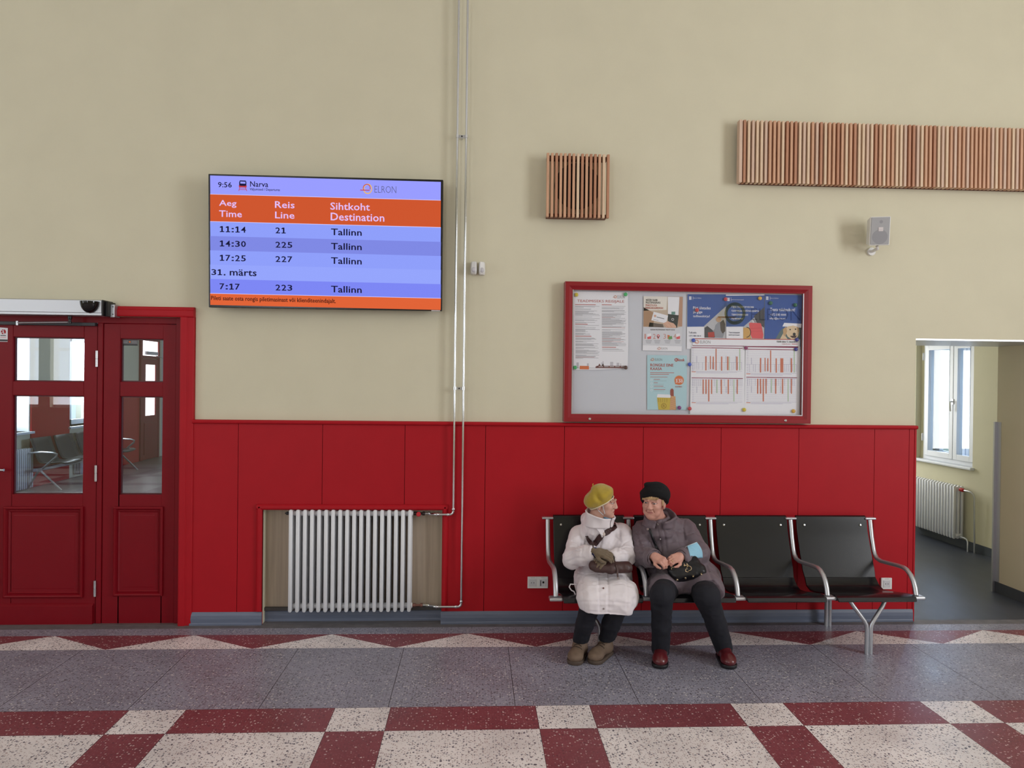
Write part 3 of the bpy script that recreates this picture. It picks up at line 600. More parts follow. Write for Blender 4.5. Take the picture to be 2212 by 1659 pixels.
# ------------------------------------------------------------------ slatted wall pieces
W1, W2, W3, W4 = [mat('slat_wood_'+n, c, .55, noise=.10, nscale=5, stretch=(30, 30, 1.2)) for n, c in (('pale', (222, 194, 164)), ('tan', (206, 160, 128)), ('brown', (184, 132, 102)), ('pinkish', (212, 182, 160)))]
DARKW = mat('dark_stained_backing', (112, 74, 58), .7)
sy0, sy1 = -.070, -.018      # slats stand off the wall on two rails
zt1, zb1 = PY(1850, 264.5, sy0).z, PY(1850, 402, sy0).z
zt1 = (PY(1600, 257, sy0).z+PY(2103, 274.5, sy0).z)/2; zb1 = (PY(1597, 392.7, sy0).z+PY(2103, 406.9, sy0).z)/2
sl0 = PY(1597, 325, sy0).x; pit = (PY(2106, 340, sy0).x-PY(1605.5, 325, sy0).x)/55.0
seq = 'PBPPPPPTTTPBTBPPPTPBPTTBTPTBPPPPBTPTTPPPBBPPTTBPPPTPTTPTTTTTPPTPTPPT'
sp_ = thing('acoustic_baffle', 'long wooden slat baffle of pale and brown battens high on the right wall', 'wall baffle', (sl0, .02, zb1))
tones = dict(P=W1, T=W2, B=W3)
NS = 74
for k in range(NS):
    ch = seq[k % len(seq)]; M = tones[ch]
    if ch == 'P' and k % 3 == 0: M = W4
    x = sl0 + k*pit; w = .0185 if k else .024
    MB().box(x, x+w, sy0, sy1, zb1, zt1, M).build('slat', sp_, bevel=.0015, seg=1)
for z in (zb1+.06, zt1-.06): MB().box(sl0+.03, sl0+NS*pit-.012, sy1, .02, z-.025, z+.025, DARKW).build('rail', sp_)
MB().box(sl0+.03, sl0+NS*pit-.012, .008, .02, zb1+.005, zt1-.005, DARKW).build('backing_board', sp_)
gy0, gy1 = -.085, -.055
cg = crop(1150, 300, 8.295)
gx0 = PY(*cg(270, 800), gy0).x; gx1 = PY(*cg(1350, 800), gy0).x; gz1 = PY(*cg(830, 262), gy0).z; gz0 = PY(*cg(830, 1405), gy0).z
gr = thing('slat_grille', 'square wooden slat grille with a round black loudspeaker behind it', 'slat grille', (gx0, .02, gz0))
gp = (gx1-gx0)/14
for k, ch in enumerate('TTTTTTTPTTTTTPT'):
    x = gx0 + (k-.25)*gp + .002
    MB().box(x, x+.0185, gy0, gy1, gz0, gz1, W1 if ch == 'P' else (W2, W2, W3)[k % 3 if k != 10 else 2]).build('slat', gr, bevel=.0015, seg=1)
for z in (gz0+.018, gz1-.022): MB().box(gx0, gx1, gy1, .02, z-.012, z+.012, DARKW).build('rail', gr)
MB().box(gx0+.012, gx1-.005, -.012, .02, gz0+.035, gz1-.04, mat('tan_grille_board', (206, 192, 160), .7)).build('backing_board', gr)
gc = PY(*cg(815, 850), -.02); MB().lathe((gc.x-.004, -.013, gc.z), (0, -1, 0), [(.17, 0), (.17, .012), (.155, .016), (.12, .012), (.05, .010), (.045, .016), (.02, .02)], mat('black_speaker_cone', (8, 7, 8), .6), 40).build('loudspeaker', gr)

# ------------------------------------------------------------------ wall loudspeaker
cs = crop(1850, 450, 16.59)
spo = thing('wall_speaker', 'small white box loudspeaker with grey grille on a bracket, right cream wall', 'loudspeaker', tuple(PY(1900, 530, 0)))
ctr = PY(1900.8, 499, -.16); rot = Matrix.Rotation(math.radians(-13), 4, 'Z') @ Matrix.Rotation(math.radians(7), 4, 'X')
hw, hh = .071, .105
def SP(x, y, z): return ctr + (rot @ Vector((x, y, z)))
def spbox(mb, x0, x1, y0, y1, z0, z1, M, tap=1.0):
    vs = [SP(x*(tap if y == y1 else 1), y, z*(tap if y == y1 else 1)) for x, y, z in [(x0,y0,z0),(x1,y0,z0),(x1,y1,z0),(x0,y1,z0),(x0,y0,z1),(x1,y0,z1),(x1,y1,z1),(x0,y1,z1)]]
    return mb.add(vs, [(0,3,2,1),(4,5,6,7),(0,1,5,4),(1,2,6,5),(2,3,7,6),(3,0,4,7)], M)
SPW = mat('white_speaker_case', (226, 225, 222), .45); SPG = mat('grey_speaker_grille', (172, 172, 174), .6, bump=.3, bscale=900)
spbox(MB(), -hw, hw, 0, .11, -hh, hh, SPW, .86).build('cabinet', spo, bevel=.006)
gm = spbox(MB(), -hw+.009, hw-.006, -.004, .001, -hh+.008, hh-.006, SPG).build('grille', spo, bevel=.002)
wm = MB(); wm.poly([SP(.0+.053*math.cos(2*math.pi*k/32), -.0046, -.042+.053*math.sin(2*math.pi*k/32)) for k in range(32)], mat('woofer_shade', (152, 152, 156), .6)); wm.build('woofer', gm)
MB().poly([SP(.004+.012*math.cos(2*math.pi*k/20), -.0046, .066+.012*math.sin(2*math.pi*k/20)) for k in range(20)], mat('woofer_shade', (152, 152, 156), .6)).build('tweeter', gm)
bd = spbox(MB(), -.012, .020, -.0065, -.004, -.002, .027, mat('white_badge', (222, 214, 214), .4)); spbox(bd, -.008, .016, -.007, -.0065, .008, .0095, SPG); bd.build('badge', gm)
p0 = SP(.0, .05, -hh); MB().tube([tuple(p0), tuple(p0+Vector((.01, .01, -.018))), (p0.x+.02, .0, p0.z-.022), (p0.x+.02, .015, p0.z-.022)], .011, SPW, 8).lathe((p0.x+.02, .004, p0.z-.022), (0, 1, 0), [(.03, 0), (.03, .016)], SPW, 16).build('bracket', spo)

# ------------------------------------------------------------------ twin motion sensor beside the pipes
ms = thing('motion_sensor', 'pair of small white motion sensor heads on the cream wall beside the pipes', 'sensor', tuple(PY(1033, 592, 0)))
for (xa, xb, ya, yb, sg) in ((1016, 1030.5, 564, 591, -1), (1034, 1048.5, 564.5, 592, 1)):
    q0, q1 = PY(xa, yb, -.05), PY(xb, ya, -.05); cx = (q0.x+q1.x)/2; hwid = (q1.x-q0.x)/2; z0, z1 = q0.z, q1.z; hgt = z1-z0; mb = MB(); rings = []
    for z, ww, yo in ((z0, .72, .018), (z0+hgt*.1, .92, .006), (z0+hgt*.32, 1.0, 0), (z0+hgt*.55, .97, .004), (z0+hgt*.8, .92, .008), (z0+hgt*.97, .86, .012), (z1, .78, .018)):
        rings.append([(cx-hwid*ww, .02, z), (cx-hwid*ww, -.028+yo-.006*sg, z), (cx-hwid*ww*.6, -.048+yo-.006*sg, z), (cx+hwid*ww*.6, -.048+yo+.006*sg, z), (cx+hwid*ww, -.028+yo+.006*sg, z), (cx+hwid*ww, .02, z)])
    mb.loft(rings, WPLAST); h_ = mb.build('sensor_head', ms, bevel=.002, angle=40)
    MB().ell((cx, -.046, z0+hgt*.32), (hwid*.62, .010, hgt*.20), mat('frosted_sensor_lens', (198, 196, 202), .25), 18, 8).build('lens', h_)

# ------------------------------------------------------------------ wall sockets
SOCK = mat('socket_face', (206, 206, 210), .4); DARKS = mat('socket_recess', (70, 68, 66), .5); HOLE = mat('socket_hole', (10, 10, 12), .6)
def outlet(name, label, px0, py0, px1, py1, kinds):
    a, b = PY(px0, py1, -.012), PY(px1, py0, -.012); w_ = b.x-a.x; h_ = b.z-a.z
    t = thing(name, label, 'socket', ((a.x+b.x)/2, 0, a.z))
    MB().box(a.x, b.x, -.013, 0, a.z, b.z, WPLAST).build('cover_plate', t, bevel=.003)
    n = len(kinds); cw_ = w_/n
    for i, kd in enumerate(kinds):
        cx = a.x+cw_*(i+.5); cz_ = (a.z+b.z)/2-.002; s = .026
        mb = MB().box(cx-s, cx+s, -.0155, -.012, cz_-s, cz_+s, SOCK)
        if kd == 's':
            MB().lathe((cx, -.0156, cz_), (0, 1, 0), [(.021, -.0004), (.0205, 0), (.0185, .0001)], WPLAST, 28, cap=False).lathe((cx, -.0157, cz_), (0, 1, 0), [(.0186, 0), (.0180, .0004), (.0001, .0004)], DARKS, 28, cap=False).lathe((cx-.009, -.0162, cz_+.001), (0, 1, 0), [(.0032, 0), (.0032, .001)], HOLE, 10).lathe((cx+.009, -.0162, cz_+.001), (0, 1, 0), [(.0032, 0), (.0032, .001)], HOLE, 10).build('socket_well', t)
        else:
            mb.box(cx-.020, cx-.014, -.0162, -.0154, cz_-.022, cz_+.020, DARKS).box(cx-.004, cx+.010, -.0162, -.0154, cz_-.003, cz_+.012, HOLE).box(cx+.011, cx+.016, -.0168, -.0154, cz_-.022, cz_+.022, WPLAST)
        mb.build('insert' if kd == 's' else 'data_port', t)
        mk = MB()
        for q in range(4): mk.box(cx-.014+q*.008, cx-.010+q*.008, -.0134, -.0128, b.z-.0085, b.z-.006, DARKS)
        mk.build('plate_marking', t)
outlet('wall_socket', 'white double wall socket left of the bench on the red wainscot', 1139.5, 1246, 1184, 1271, 'sd')
outlet('wall_socket', 'white single wall socket on the red wainscot behind the bench end', 1903.5, 1248.5, 1927, 1273, 's')

# ------------------------------------------------------------------ bench
SEAT = mat('black_lacquered_plywood', (13, 14, 18), .27, noise=.12, nscale=4, coat=.15, spec=.35); TUBE = mat('satin_grey_tube', (196, 198, 204), .36, .8)
AX = [.535, 1.130, 1.742, 2.348, 2.955]
be = thing('bench', 'long black four-seat waiting bench with satin grey tube armrests against red wainscot', 'bench', (1.745, -.35, 0))
prof = [(-.052, .803), (-.060, .812), (-.072, .808), (-.086, .770), (-.096, .715), (-.122, .640), (-.152, .560), (-.176, .500), (-.198, .445), (-.222, .395), (-.262, .350), (-.320, .332), (-.400, .342), (-.500, .366), (-.600, .388), (-.670, .398), (-.702, .390), (-.716, .370)]
for i in range(4):
    x0, x1 = AX[i]+.040, AX[i+1]-.030
    def ribbon(p, name, inset=0.0):
        mb = MB(); nseg = 6; n = len(p)
        up = []
        for a in range(n):
            t = Vector((0, p[min(a+1, n-1)][0]-p[max(a-1, 0)][0], p[min(a+1, n-1)][1]-p[max(a-1, 0)][1])).normalized(); nr = Vector((0, -t.z, t.y)); up.append(nr if True else -nr)
        rings = []
        for a in range(n):
            y, z = p[a]; nr = up[a]*.006; xa = x0+(.006 if a in (0, n-1) else 0); xb = x1-(.006 if a in (0, n-1) else 0)
            rings.append([(xa, y+nr.y, z+nr.z), (xb, y+nr.y, z+nr.z), (xb, y-nr.y, z-nr.z), (xa, y-nr.y, z-nr.z)])
        mb.loft(rings, SEAT); return mb.build(name, be, bevel=.0025, angle=38)
    bk = ribbon(prof[:10], 'backrest'); ribbon(prof[9:], 'seat')
    for xx in (x0+.055, x1-.055): MB().lathe((xx, -.098, .752), (-.0, -1, .25), [(.004, -.004), (.008, 0), (.007, .003), (.002, .004)], CHROME, 12).build('bolt', bk)
    if i in (0, 1, 2, 3): MB().box(x0+.05, x1-.05, -.30, -.24, .300, .325, BLACKP).box(x0+.05, x1-.05, -.58, -.53, .335, .360, BLACKP).build('seat_rail', be, bevel=.004)
ap = [(-.075, .795), (-.088, .74), (-.105, .66), (-.130, .580), (-.148, .545), (-.180, .522), (-.235, .516), (-.330, .526), (-.440, .538), (-.505, .542), (-.545, .536), (-.590, .512), (-.620, .480), (-.640, .440), (-.652, .395)]
for i, ax in enumerate(AX):
    MB().tube([(ax, y, z) for y, z in ap], [.0165]*len(ap), TUBE, 14, flat=.85).build('armrest', be)
    MB().box(ax-.042, ax+.042, -.094, -.050, .789, .805, TUBE).build('top_clamp', be, bevel=.006)
    MB().box(ax-.044, ax+.044, -.690, -.620, .372, .394, TUBE).build('seat_clamp', be, bevel=.008)
for cx in (.842, 2.640):
    for (yf, zt2) in ((-.640, .345), (-.085, .33)):
        for sg in (-1, 1):
            g = .0135*sg
            pth = [(cx+g, yf, 0), (cx+g, yf, .165), (cx+g*1.3, yf, .195), (cx+sg*.032, yf, .222), (cx+sg*.10, yf+(.012 if yf < -.3 else -.02), .315), (cx+sg*.118, yf+(.02 if yf < -.3 else -.04), .345)] if yf < -.3 else [(cx+g, yf, 0), (cx+g, yf, .30), (cx+g*1.2, yf-.02, .325), (cx+g*1.2, yf-.16, .325)]
            MB().tube(pth, .0135, TUBE, 12).build('leg', be)

# ------------------------------------------------------------------ side-room window, sill and radiator
wo = MB(); fx = WX+.06
def wf_(mb, y0, y1, z0, z1, x0, x1, t, M=WWIN): mb.box(x0, x1, y0, y0+t, z0, z1, M); mb.box(x0, x1, y1-t, y1, z0, z1, M); mb.box(x0, x1, y0+t, y1-t, z0, z0+t, M); mb.box(x0, x1, y0+t, y1-t, z1-t, z1, M); return mb
wf_(wo, WY0, WY1, WZ0, WZ1, fx, fx+.08, .045); wf_(wo, WY0, WY1, WZ0, WZ1, fx+.14, fx+.20, .05)
win = struct(wo.build('window_1', bevel=.002), 'white two-casement window in the side room seen through the passage', 'window')
ym = WY0+.045+(WY1-WY0-.09)*.40
for (a, b) in ((WY0+.045, ym), (ym, WY1-.045)):
    s_ = wf_(MB(), a+.004, b-.004, WZ0+.048, WZ1-.048, fx-.02, fx+.05, .062).build('casement', win, bevel=.004)
    MB().box(fx+.012, fx+.016, a+.06, b-.06, WZ0+.105, WZ1-.105, GLASS).build('glass_pane', s_)
    o2 = wf_(MB(), a+.010, b-.010, WZ0+.06, WZ1-.06, fx+.135, fx+.185, .045).build('outer_casement', win)
    MB().box(fx+.155, fx+.159, a+.055, b-.055, WZ0+.105, WZ1-.105, GLASS).build('glass_pane', o2)
hz_ = PX(2066, 868, fx).z
MB().box(fx-.028, fx-.02, ym-.012, ym+.012, hz_-.03, hz_+.03, STEEL).tube([(fx-.028, ym, hz_), (fx-.055, ym, hz_), (fx-.058, ym, hz_-.015), (fx-.050, ym, hz_-.11)], .008, STEEL, 8).build('handle', win)
for zz in (1.12, 2.10): MB().lathe((fx-.022, WY1-.012, zz), (0, 0, 1), [(.003, 0), (.009, .004), (.009, .09), (.003, .094)], WWIN, 10).build('hinge', win)
MB().box(WX-.045, fx, WY0-.03, WY1+.10, WZ0-.03, WZ0, WWIN).build('window_sill', win, bevel=.008)
RX = WX-.125
rya, ryb = PX(2062, 1050, RX).y, PX(1958, 1030, RX).y
nrc = int((ryb-rya)/.05)+1; rzb, rzt = PX(2062, 1164, RX).z, PX(2062, 1050, RX).z
radiator('radiator', 'white radiator under the side-room window seen through the right passage', (RX, rya, rzb), (0, 1, 0), (-1, 0, 0), nrc, .05, rzt-rzb, 3, .028, None, .030, .012)
pm = thing('heating_pipe', 'thin grey pipe running down beside the side-room radiator to the floor', 'pipe', (WX-.05, rya-.25, 0))
xc = RX+.042; zt_, zb_ = rzt-.033, rzb+.033
MB().tube([(xc, rya-.09, zt_), (xc, rya-.16, zt_), (xc+.004, rya-.20, zt_-.004), (xc+.012, rya-.225, zt_-.025), (xc+.02, rya-.232, zt_-.06), (xc+.03, rya-.232, 0)], .009, STEEL, 10).build('riser', pm)
MB().tube([(xc, rya-.03, zb_), (xc, rya-.12, zb_), (xc, rya-.15, zb_-.008), (xc, rya-.165, zb_-.035), (xc, rya-.165, 0)], .009, STEEL, 10).build('return_pipe', pm)
MB().lathe((xc, rya-.03, zt_), (0, -1, 0), [(.012, 0), (.02, .006), (.021, .05), (.015, .06)], mat('red_valve_knob', (196, 38, 48), .4), 14).build('valve', pm)
# what stands outside that window: a pale wall and bare birch-like branches
struct(MB().box(9.5, 9.7, 5.6, 12.5, 0, 5, mat('pale_outside_wall', (214, 224, 206), .8)).build('wall_outside'))
struct(MB().box(5.70, 12, -2, 14, -.3, -.02, mat('snowy_yard', (214, 218, 226), .9)).build('floor_outside'))
tr = thing('bare_tree', 'bare tree with thin brown branches outside the side-room window', 'tree', (8.1, 4.6, -.02))
BARK = mat('brown_bark', (116, 92, 80), .9)
rt = random.Random(5); mb = MB().tube([(8.1, 4.6, -.02), (8.12, 4.58, 1.5), (8.06, 4.62, 3.2), (8.1, 4.6, 4.6)], [.10, .085, .06, .02], BARK, 8); mb.build('trunk', tr)
for k in range(16):
    z = .9+k*.2; a = rt.uniform(0, 6.28); mb = MB(); L_ = rt.uniform(.5, 1.1)
    q = [Vector((8.1, 4.6, z))]
    for j in range(4): a += rt.uniform(-.4, .4); q.append(q[-1]+Vector((math.cos(a)*L_/4, math.sin(a)*L_/4, rt.uniform(.02, .16))))
    mb.tube(q, [.03, .022, .016, .010, .004], BARK, 6)
    for j in (1, 2, 3):
        b2 = a+rt.choice((-1, 1))*rt.uniform(.5, 1.1); mb.tube([q[j], q[j]+Vector((math.cos(b2)*.2, math.sin(b2)*.2, .1)), q[j]+Vector((math.cos(b2)*.4, math.sin(b2)*.4, .15))], [.012, .008, .003], BARK, 5)
    mb.build('branch', tr)
# ------------------------------------------------------------------ notice board, sheets and magnets
BF, BG, BB = -.055, -.040, -.004      # frame front, glass, backing
nb = thing('notice_board', 'wide red-framed glazed notice board hanging above the bench', 'notice board', tuple(PY(1486, 913, 0)))
bx0, bx1 = (PY(1220.6, 608.7, BF).x+PY(1217.7, 908.7, BF).x)/2, (PY(1754.6, 616.4, BF).x+PY(1751.7, 915.5, BF).x)/2
bz0, bz1 = (PY(1217.7, 911, BF).z+PY(1751.7, 915.5, BF).z)/2, (PY(1220.6, 608.7, BF).z+PY(1754.6, 616.4, BF).z)/2
FWd = .058; rings = []
for off, yy in ((0, .02), (0, BF), (.004, BF-.003), (.030, BF-.003), (.034, BF), (.052, BF+.012), (FWd, BF+.013), (FWd, BB)):
    rings.append([(bx0+off, yy, bz0+off), (bx1-off, yy, bz0+off), (bx1-off, yy, bz1-off), (bx0+off, yy, bz1-off)])
BRED = mat('board_red_frame', (142, 18, 30), .3)
MB().loft(rings, BRED, cap=False, smooth=False).build('frame', nb)
MB().box(bx0+.02, bx1-.02, BB, .02, bz0+.02, bz1-.02, mat('pale_grey_magnetic_board', (206, 208, 218), .6)).build('backing', nb)
ig = MB(); q = .006; ii = FWd
ig.box(bx0+ii, bx0+ii+q, BG-.004, BG+.002, bz0+ii, bz1-ii, ALU).box(bx1-ii-q, bx1-ii, BG-.004, BG+.002, bz0+ii, bz1-ii, ALU).box(bx0+ii+q, bx1-ii-q, BG-.004, BG+.002, bz0+ii, bz0+ii+q, ALU).build('inner_edging', nb)
MB().box(bx0+ii, bx1-ii, BG, BG+.004, bz0+ii, bz1-ii, BOARDGLASS).build('glass_pane', nb)
for px, py in ((1274, 905), (1697, 908.5)):
    c = PY(px, py, BF-.003); MB().lathe(c, (0, -1, 0), [(.010, -.002), (.010, .003), (.007, .006), (.003, .0065)], CHROME, 16).build('lock', nb)
PYL = -.010
c5, c6 = crop(1210, 600, 5.183), crop(1470, 600, 5.183)
def sheet(fn, y=PYL): t = Sheet((0, y, 0), (0, -1, 0), fn, .0004); t.slope = .0125; return t
def done(t, label, name='poster', cat='poster', group='sheets on the notice board'): return tag(t.build(name), label, cat, group)
P_ = lambda n, c: mat('print_'+n, c, .65)
pW, pT, pG, pR, pK, pO = P_('white', (238, 237, 244)), P_('grey_text', (142, 142, 152)), P_('grey', (120, 120, 126)), P_('brick_red', (178, 66, 58)), P_('near_black', (40, 40, 46)), P_('orange', (218, 112, 60))
pB, pN, pC, pV = P_('royal_blue', (42, 82, 158)), P_('navy', (34, 46, 92)), P_('pale_cyan', (178, 212, 222)), P_('plum', (132, 28, 70))
pBE, pSK, pGR, pY, pPK = P_('beige', (196, 176, 158)), P_('skin', (218, 172, 150)), P_('green', (92, 150, 84)), P_('mustard', (204, 176, 62)), P_('coral', (222, 84, 92))
def swirl(t, x, y, r, k, l=4, letters=None):
    t.ring(x, y, r, r*.22, pO, l, 24); t.ring(x-r*.2, y-r*.1, r*.8, r*.16, P_('amber', (226, 160, 90)), l, 18, 150, 390); t.line(x-r*1.7, y+r*.25, x+r*.4, y+r*.3, r*.2, pO, l)
    if letters: t.text('ELRON', letters, pG, l, -.01)
rn = random.Random(11)
# passenger notice, with a lifted lower edge
t = sheet(c5); t.quad([(150, 155), (760, 163), (764, 700), (757, 1012), (560, 1024), (350, 1031), (146, 1032)], pW, 1)
swirl(t, 617, 214, 17, 1, 3, (640, 198, 722, 232)); t.text('TEADMISEKS REISIJALE', (191, 248, 716, 285), pR, 3, .008)
def para(x0, x1, y0, y1, gap=10.5, red=0.1):
    y = y0
    while y < y1:
        if rn.random() < .16: y += gap*.9
        e = x0+(x1-x0)*(rn.uniform(.75, 1) if rn.random() < .6 else rn.uniform(.3, .8)); t.line(x0, y, e, y+(e-x0)*.012, 3.0, pR if rn.random() < red*.4 else pT, 2); y += gap*.62
for x0, x1, a, b in ((167, 446, 318, 505), (170, 446, 532, 640), (172, 448, 672, 905), (466, 742, 318, 560), (468, 742, 580, 765), (470, 742, 796, 815)): para(x0, x1, a, b)
for b in ((167, 296, 398, 306), (466, 297, 577, 306), (168, 513, 308, 524), (170, 648, 350, 659), (468, 772, 626, 782)): t.line(b[0], (b[1]+b[3])/2, b[2], (b[1]+b[3])/2+2, 7, pR, 2)
t.line(150, 1009, 744, 1012, 4, pG, 2); t.quad([(219, 986), (322, 988), (322, 1026), (219, 1024)], pO, 3)
t.quad([(395, 1010), (398, 992), (420, 985), (740, 986), (746, 1000), (744, 1014)], P_('train_brown', (108, 52, 52)), 3)
for k in range(5): t.quad([(430+k*62, 990), (480+k*62, 990), (480+k*62, 1000), (430+k*62, 1000)], P_('train_grey', (176, 168, 172)), 4)
for x, w_, h_ in ((182, 26, 40), (300, 20, 30), (462, 8, 40), (474, 12, 52), (560, 34, 46), (632, 30, 36), (672, 10, 30)): t.rect(x, 1010-h_-22, x+w_, 1008, P_('skyline', (196, 192, 202)), 2)
t.quad([(425, 986), (440, 960), (455, 986)], P_('train_brown', (108, 52, 52)), 2); t.quad([(466, 986), (478, 958), (492, 986)], P_('train_brown', (108, 52, 52)), 2)
done(t, 'tall white passenger notice with dense text at the left end of the board')
# card payment poster
t = sheet(c5); t.quad([(935, 205), (1374, 212), (1360, 825), (922, 815)], P_('pale_grey', (214, 214, 222)), 1)
t.quad([(935, 207), (1374, 213), (1366, 545), (1300, 562), (931, 548)], pBE, 2); t.quad([(935, 330), (1060, 400), (1040, 550), (931, 548)], P_('tan_blur', (172, 134, 104)), 3); t.quad([(935, 207), (1200, 212), (1190, 360), (934, 370)], P_('cream_blur', (232, 226, 218)), 3)
t.quad([(1000, 500), (1150, 520), (1160, 556), (990, 550)], P_('dark_blur', (98, 84, 78)), 3); t.quad([(1336, 212), (1372, 213), (1366, 545), (1318, 540)], P_('wood_edge', (186, 142, 118)), 4)
t.quad([(1204, 214), (1335, 216), (1328, 420), (1206, 405)], pW, 4); t.quad([(1206, 405), (1328, 420), (1308, 562), (1204, 480)], P_('reader_black', (34, 42, 44)), 4); t.rect(1245, 380, 1288, 412, P_('reader_teal', (92, 140, 132)), 5); t.ring(1260, 466, 14, 4, pW, 5)
t.quad([(1046, 380), (1208, 424), (1186, 512), (1020, 476)], pW, 5); t.disc(1062, 428, 14, pSK, 6); t.line(1080, 440, 1165, 460, 9, pT, 6); t.line(1040, 466, 1100, 478, 4, pT, 6)
t.quad([(1150, 510), (1200, 488), (1270, 510), (1300, 545), (1290, 562), (1190, 560)], pSK, 6); t.line(1165, 515, 1215, 560, 3, P_('skin_line', (186, 132, 112)), 7); t.line(1205, 500, 1250, 552, 3, P_('skin_line', (186, 132, 112)), 7)
for s_, b, c_ in (('N\u00dc\u00dcD SAAB', (960, 234, 1088, 262), pK), ('PILETIMASINAS', (958, 267, 1122, 290), pK), ('MAKSTA KA', (957, 297, 1084, 320), pR), ('PANGAKAARDIGA!', (955, 327, 1153, 350), pR)): t.text(s_, b, c_, 6, .03)
t.text('KUIDAS PILETIMASINAST PILETIT OSTA?', (1012, 574, 1284, 590), pK, 3, .03)
for k, x in enumerate((944, 1040, 1155, 1268)):
    t.text(str(k+1), (x, 628, x+(16 if k == 0 else 30), 684), P_('pinkish_line', (206, 150, 142)), 3)
    cx = x+50
    if k == 1: t.disc(cx+8, 652, 17, pPK, 3); t.quad([(cx-6, 658), (cx+22, 658), (cx+8, 690)], pPK, 3); t.disc(cx+8, 652, 7, pW, 4)
    elif k == 2: t.quad([(cx-4, 640), (cx+22, 645), (cx+24, 686), (cx-2, 684)], pO, 3); t.quad([(cx+6, 660), (cx+46, 652), (cx+50, 684), (cx+10, 694)], pGR, 4)
    else: t.quad([(cx-20, 630), (cx+22, 622), (cx+24, 660), (cx-18, 668)], pW, 3); t.quad([(cx-18, 664), (cx+24, 652), (cx+22, 684), (cx-16, 688)], pPK, 4)
    for j in range(3): t.line(cx-38+j*4, 702+j*14, cx+32-j*5, 703+j*14, 4, pT, 3)
t.quad([(926, 755), (1362, 768), (1360, 823), (924, 813)], pW, 2); swirl(t, 1108, 792, 16, 1, 3, (1130, 780, 1200, 804))
done(t, 'poster with a hand holding a white bank card to a ticket machine')
# kiosk meal poster
t = sheet(c5); t.quad([(975, 866), (1420, 870), (1416, 1480), (975, 1478)], pC, 1); swirl(t, 1034, 916, 17, 1, 3, (1060, 902, 1142, 930))
t.disc(1300, 919, 20, pR, 3); t.text('R', (1290, 908, 1311, 930), pC, 4, .03); t.text('kiosk', (1322, 902, 1393, 936), pR, 3, .03)
t.text('RONGILE EINE', (1010, 962, 1268, 994), pR, 3, .035); t.text('KAASA', (1010, 1003, 1140, 1034), pR, 3, .035)
t.line(1008, 1062, 1275, 1064, 7, P_('soft_red', (190, 110, 108)), 3); t.line(1008, 1081, 1218, 1082, 7, P_('soft_red', (190, 110, 108)), 3); t.line(1008, 1110, 1200, 1111, 5, P_('soft_red', (190, 110, 108)), 3)
for k in range(4): t.ring(1022, 1145+k*38, 12, 3, pW, 3, 16); t.line(1048, 1137+k*38, 1048+(68, 44, 108, 128)[k], 1138+k*38, 6, P_('soft_red', (190, 110, 108)), 3); t.line(1048, 1154+k*38, 1160+(30, 0, 20, 0)[k], 1155+k*38, 4, P_('soft_grey', (160, 182, 190)), 3)
t.disc(1331, 1148, 56, pBE, 2); t.disc(1332, 1148, 50, pO, 3); t.quad([(1285, 1150), (1332, 1150), (1332, 1194), (1287, 1192)], pO, 3.6); t.line(1295, 1134, 1372, 1134, 3, pW, 4.4); t.text('3.50', (1294, 1140, 1372, 1174), pW, 4.4, .03); t.text('KOMBO', (1290, 1212, 1364, 1228), pR, 4, .02)
t.quad([(1084, 1338), (1240, 1342), (1228, 1479), (1100, 1478)], pY, 4); t.quad([(1086, 1312), (1092, 1302), (1228, 1308), (1240, 1322), (1240, 1344), (1082, 1340)], pW, 5); t.ring(1160, 1435, 30, 6, P_('cup_line', (150, 120, 30)), 5); t.text('R', (1148, 1420, 1176, 1450), P_('cup_line', (150, 120, 30)), 5, .02)
for q in range(5): t.line(1098+q*24, 1352, 1104+q*22, 1394, 4, P_('cup_line', (150, 120, 30)), 5)
t.quad([(1231, 1262), (1240, 1244), (1258, 1240), (1270, 1256), (1272, 1335), (1232, 1330)], P_('sausage', (148, 62, 52)), 4); t.quad([(1236, 1322), (1290, 1328), (1297, 1479), (1225, 1479)], P_('bread', (208, 158, 112)), 5)
for q in range(6): t.line(1234, 1348+q*22, 1292, 1366+q*22, 3, P_('bread_line', (184, 130, 88)), 6)
done(t, 'pale blue kiosk meal poster with a yellow cup and hot dog')
# three blue customs posters
def cus_logo(t, x, y): t.rect(x-14, y-18, x+13, y+18, pW, 4); t.line(x-14, y-6, x+13, y-6, 3, pB, 5); t.line(x-14, y+6, x+13, y+6, 3, pB, 5); t.line(x+30, y-22, x+30, y+22, 2, pW, 4)
t = sheet(c6); t.quad([(78, 185), (508, 186), (504, 700), (110, 796), (70, 795)], pW, 1); t.quad([(78, 185), (508, 186), (506, 545), (75, 549)], pB, 2)
t.quad([(507, 320), (505, 678), (266, 672), (264, 540)], P_('pale_photo', (186, 186, 192)), 3); t.quad([(268, 560), (300, 540), (400, 620), (380, 672), (268, 670)], P_('dark_photo', (66, 66, 74)), 4)
t.quad([(390, 530), (430, 490), (470, 520), (490, 620), (470, 674), (385, 672), (375, 600)], P_('grey_coat', (144, 146, 156)), 5); t.quad([(440, 500), (480, 470), (500, 520), (500, 600), (470, 625), (448, 590)], P_('backpack', (74, 66, 62)), 6); t.disc(425, 468, 30, P_('fair_hair', (188, 152, 122)), 6); t.quad([(360, 595), (400, 560), (408, 575), (366, 608)], P_('grey_coat', (144, 146, 156)), 6); t.quad([(305, 612), (375, 606), (380, 666), (310, 668)], P_('red_box', (176, 52, 50)), 6)
cus_logo(t, 109, 228); t.text('Maksu- ja Tolliamet', (140, 222, 234, 236), pW, 4)
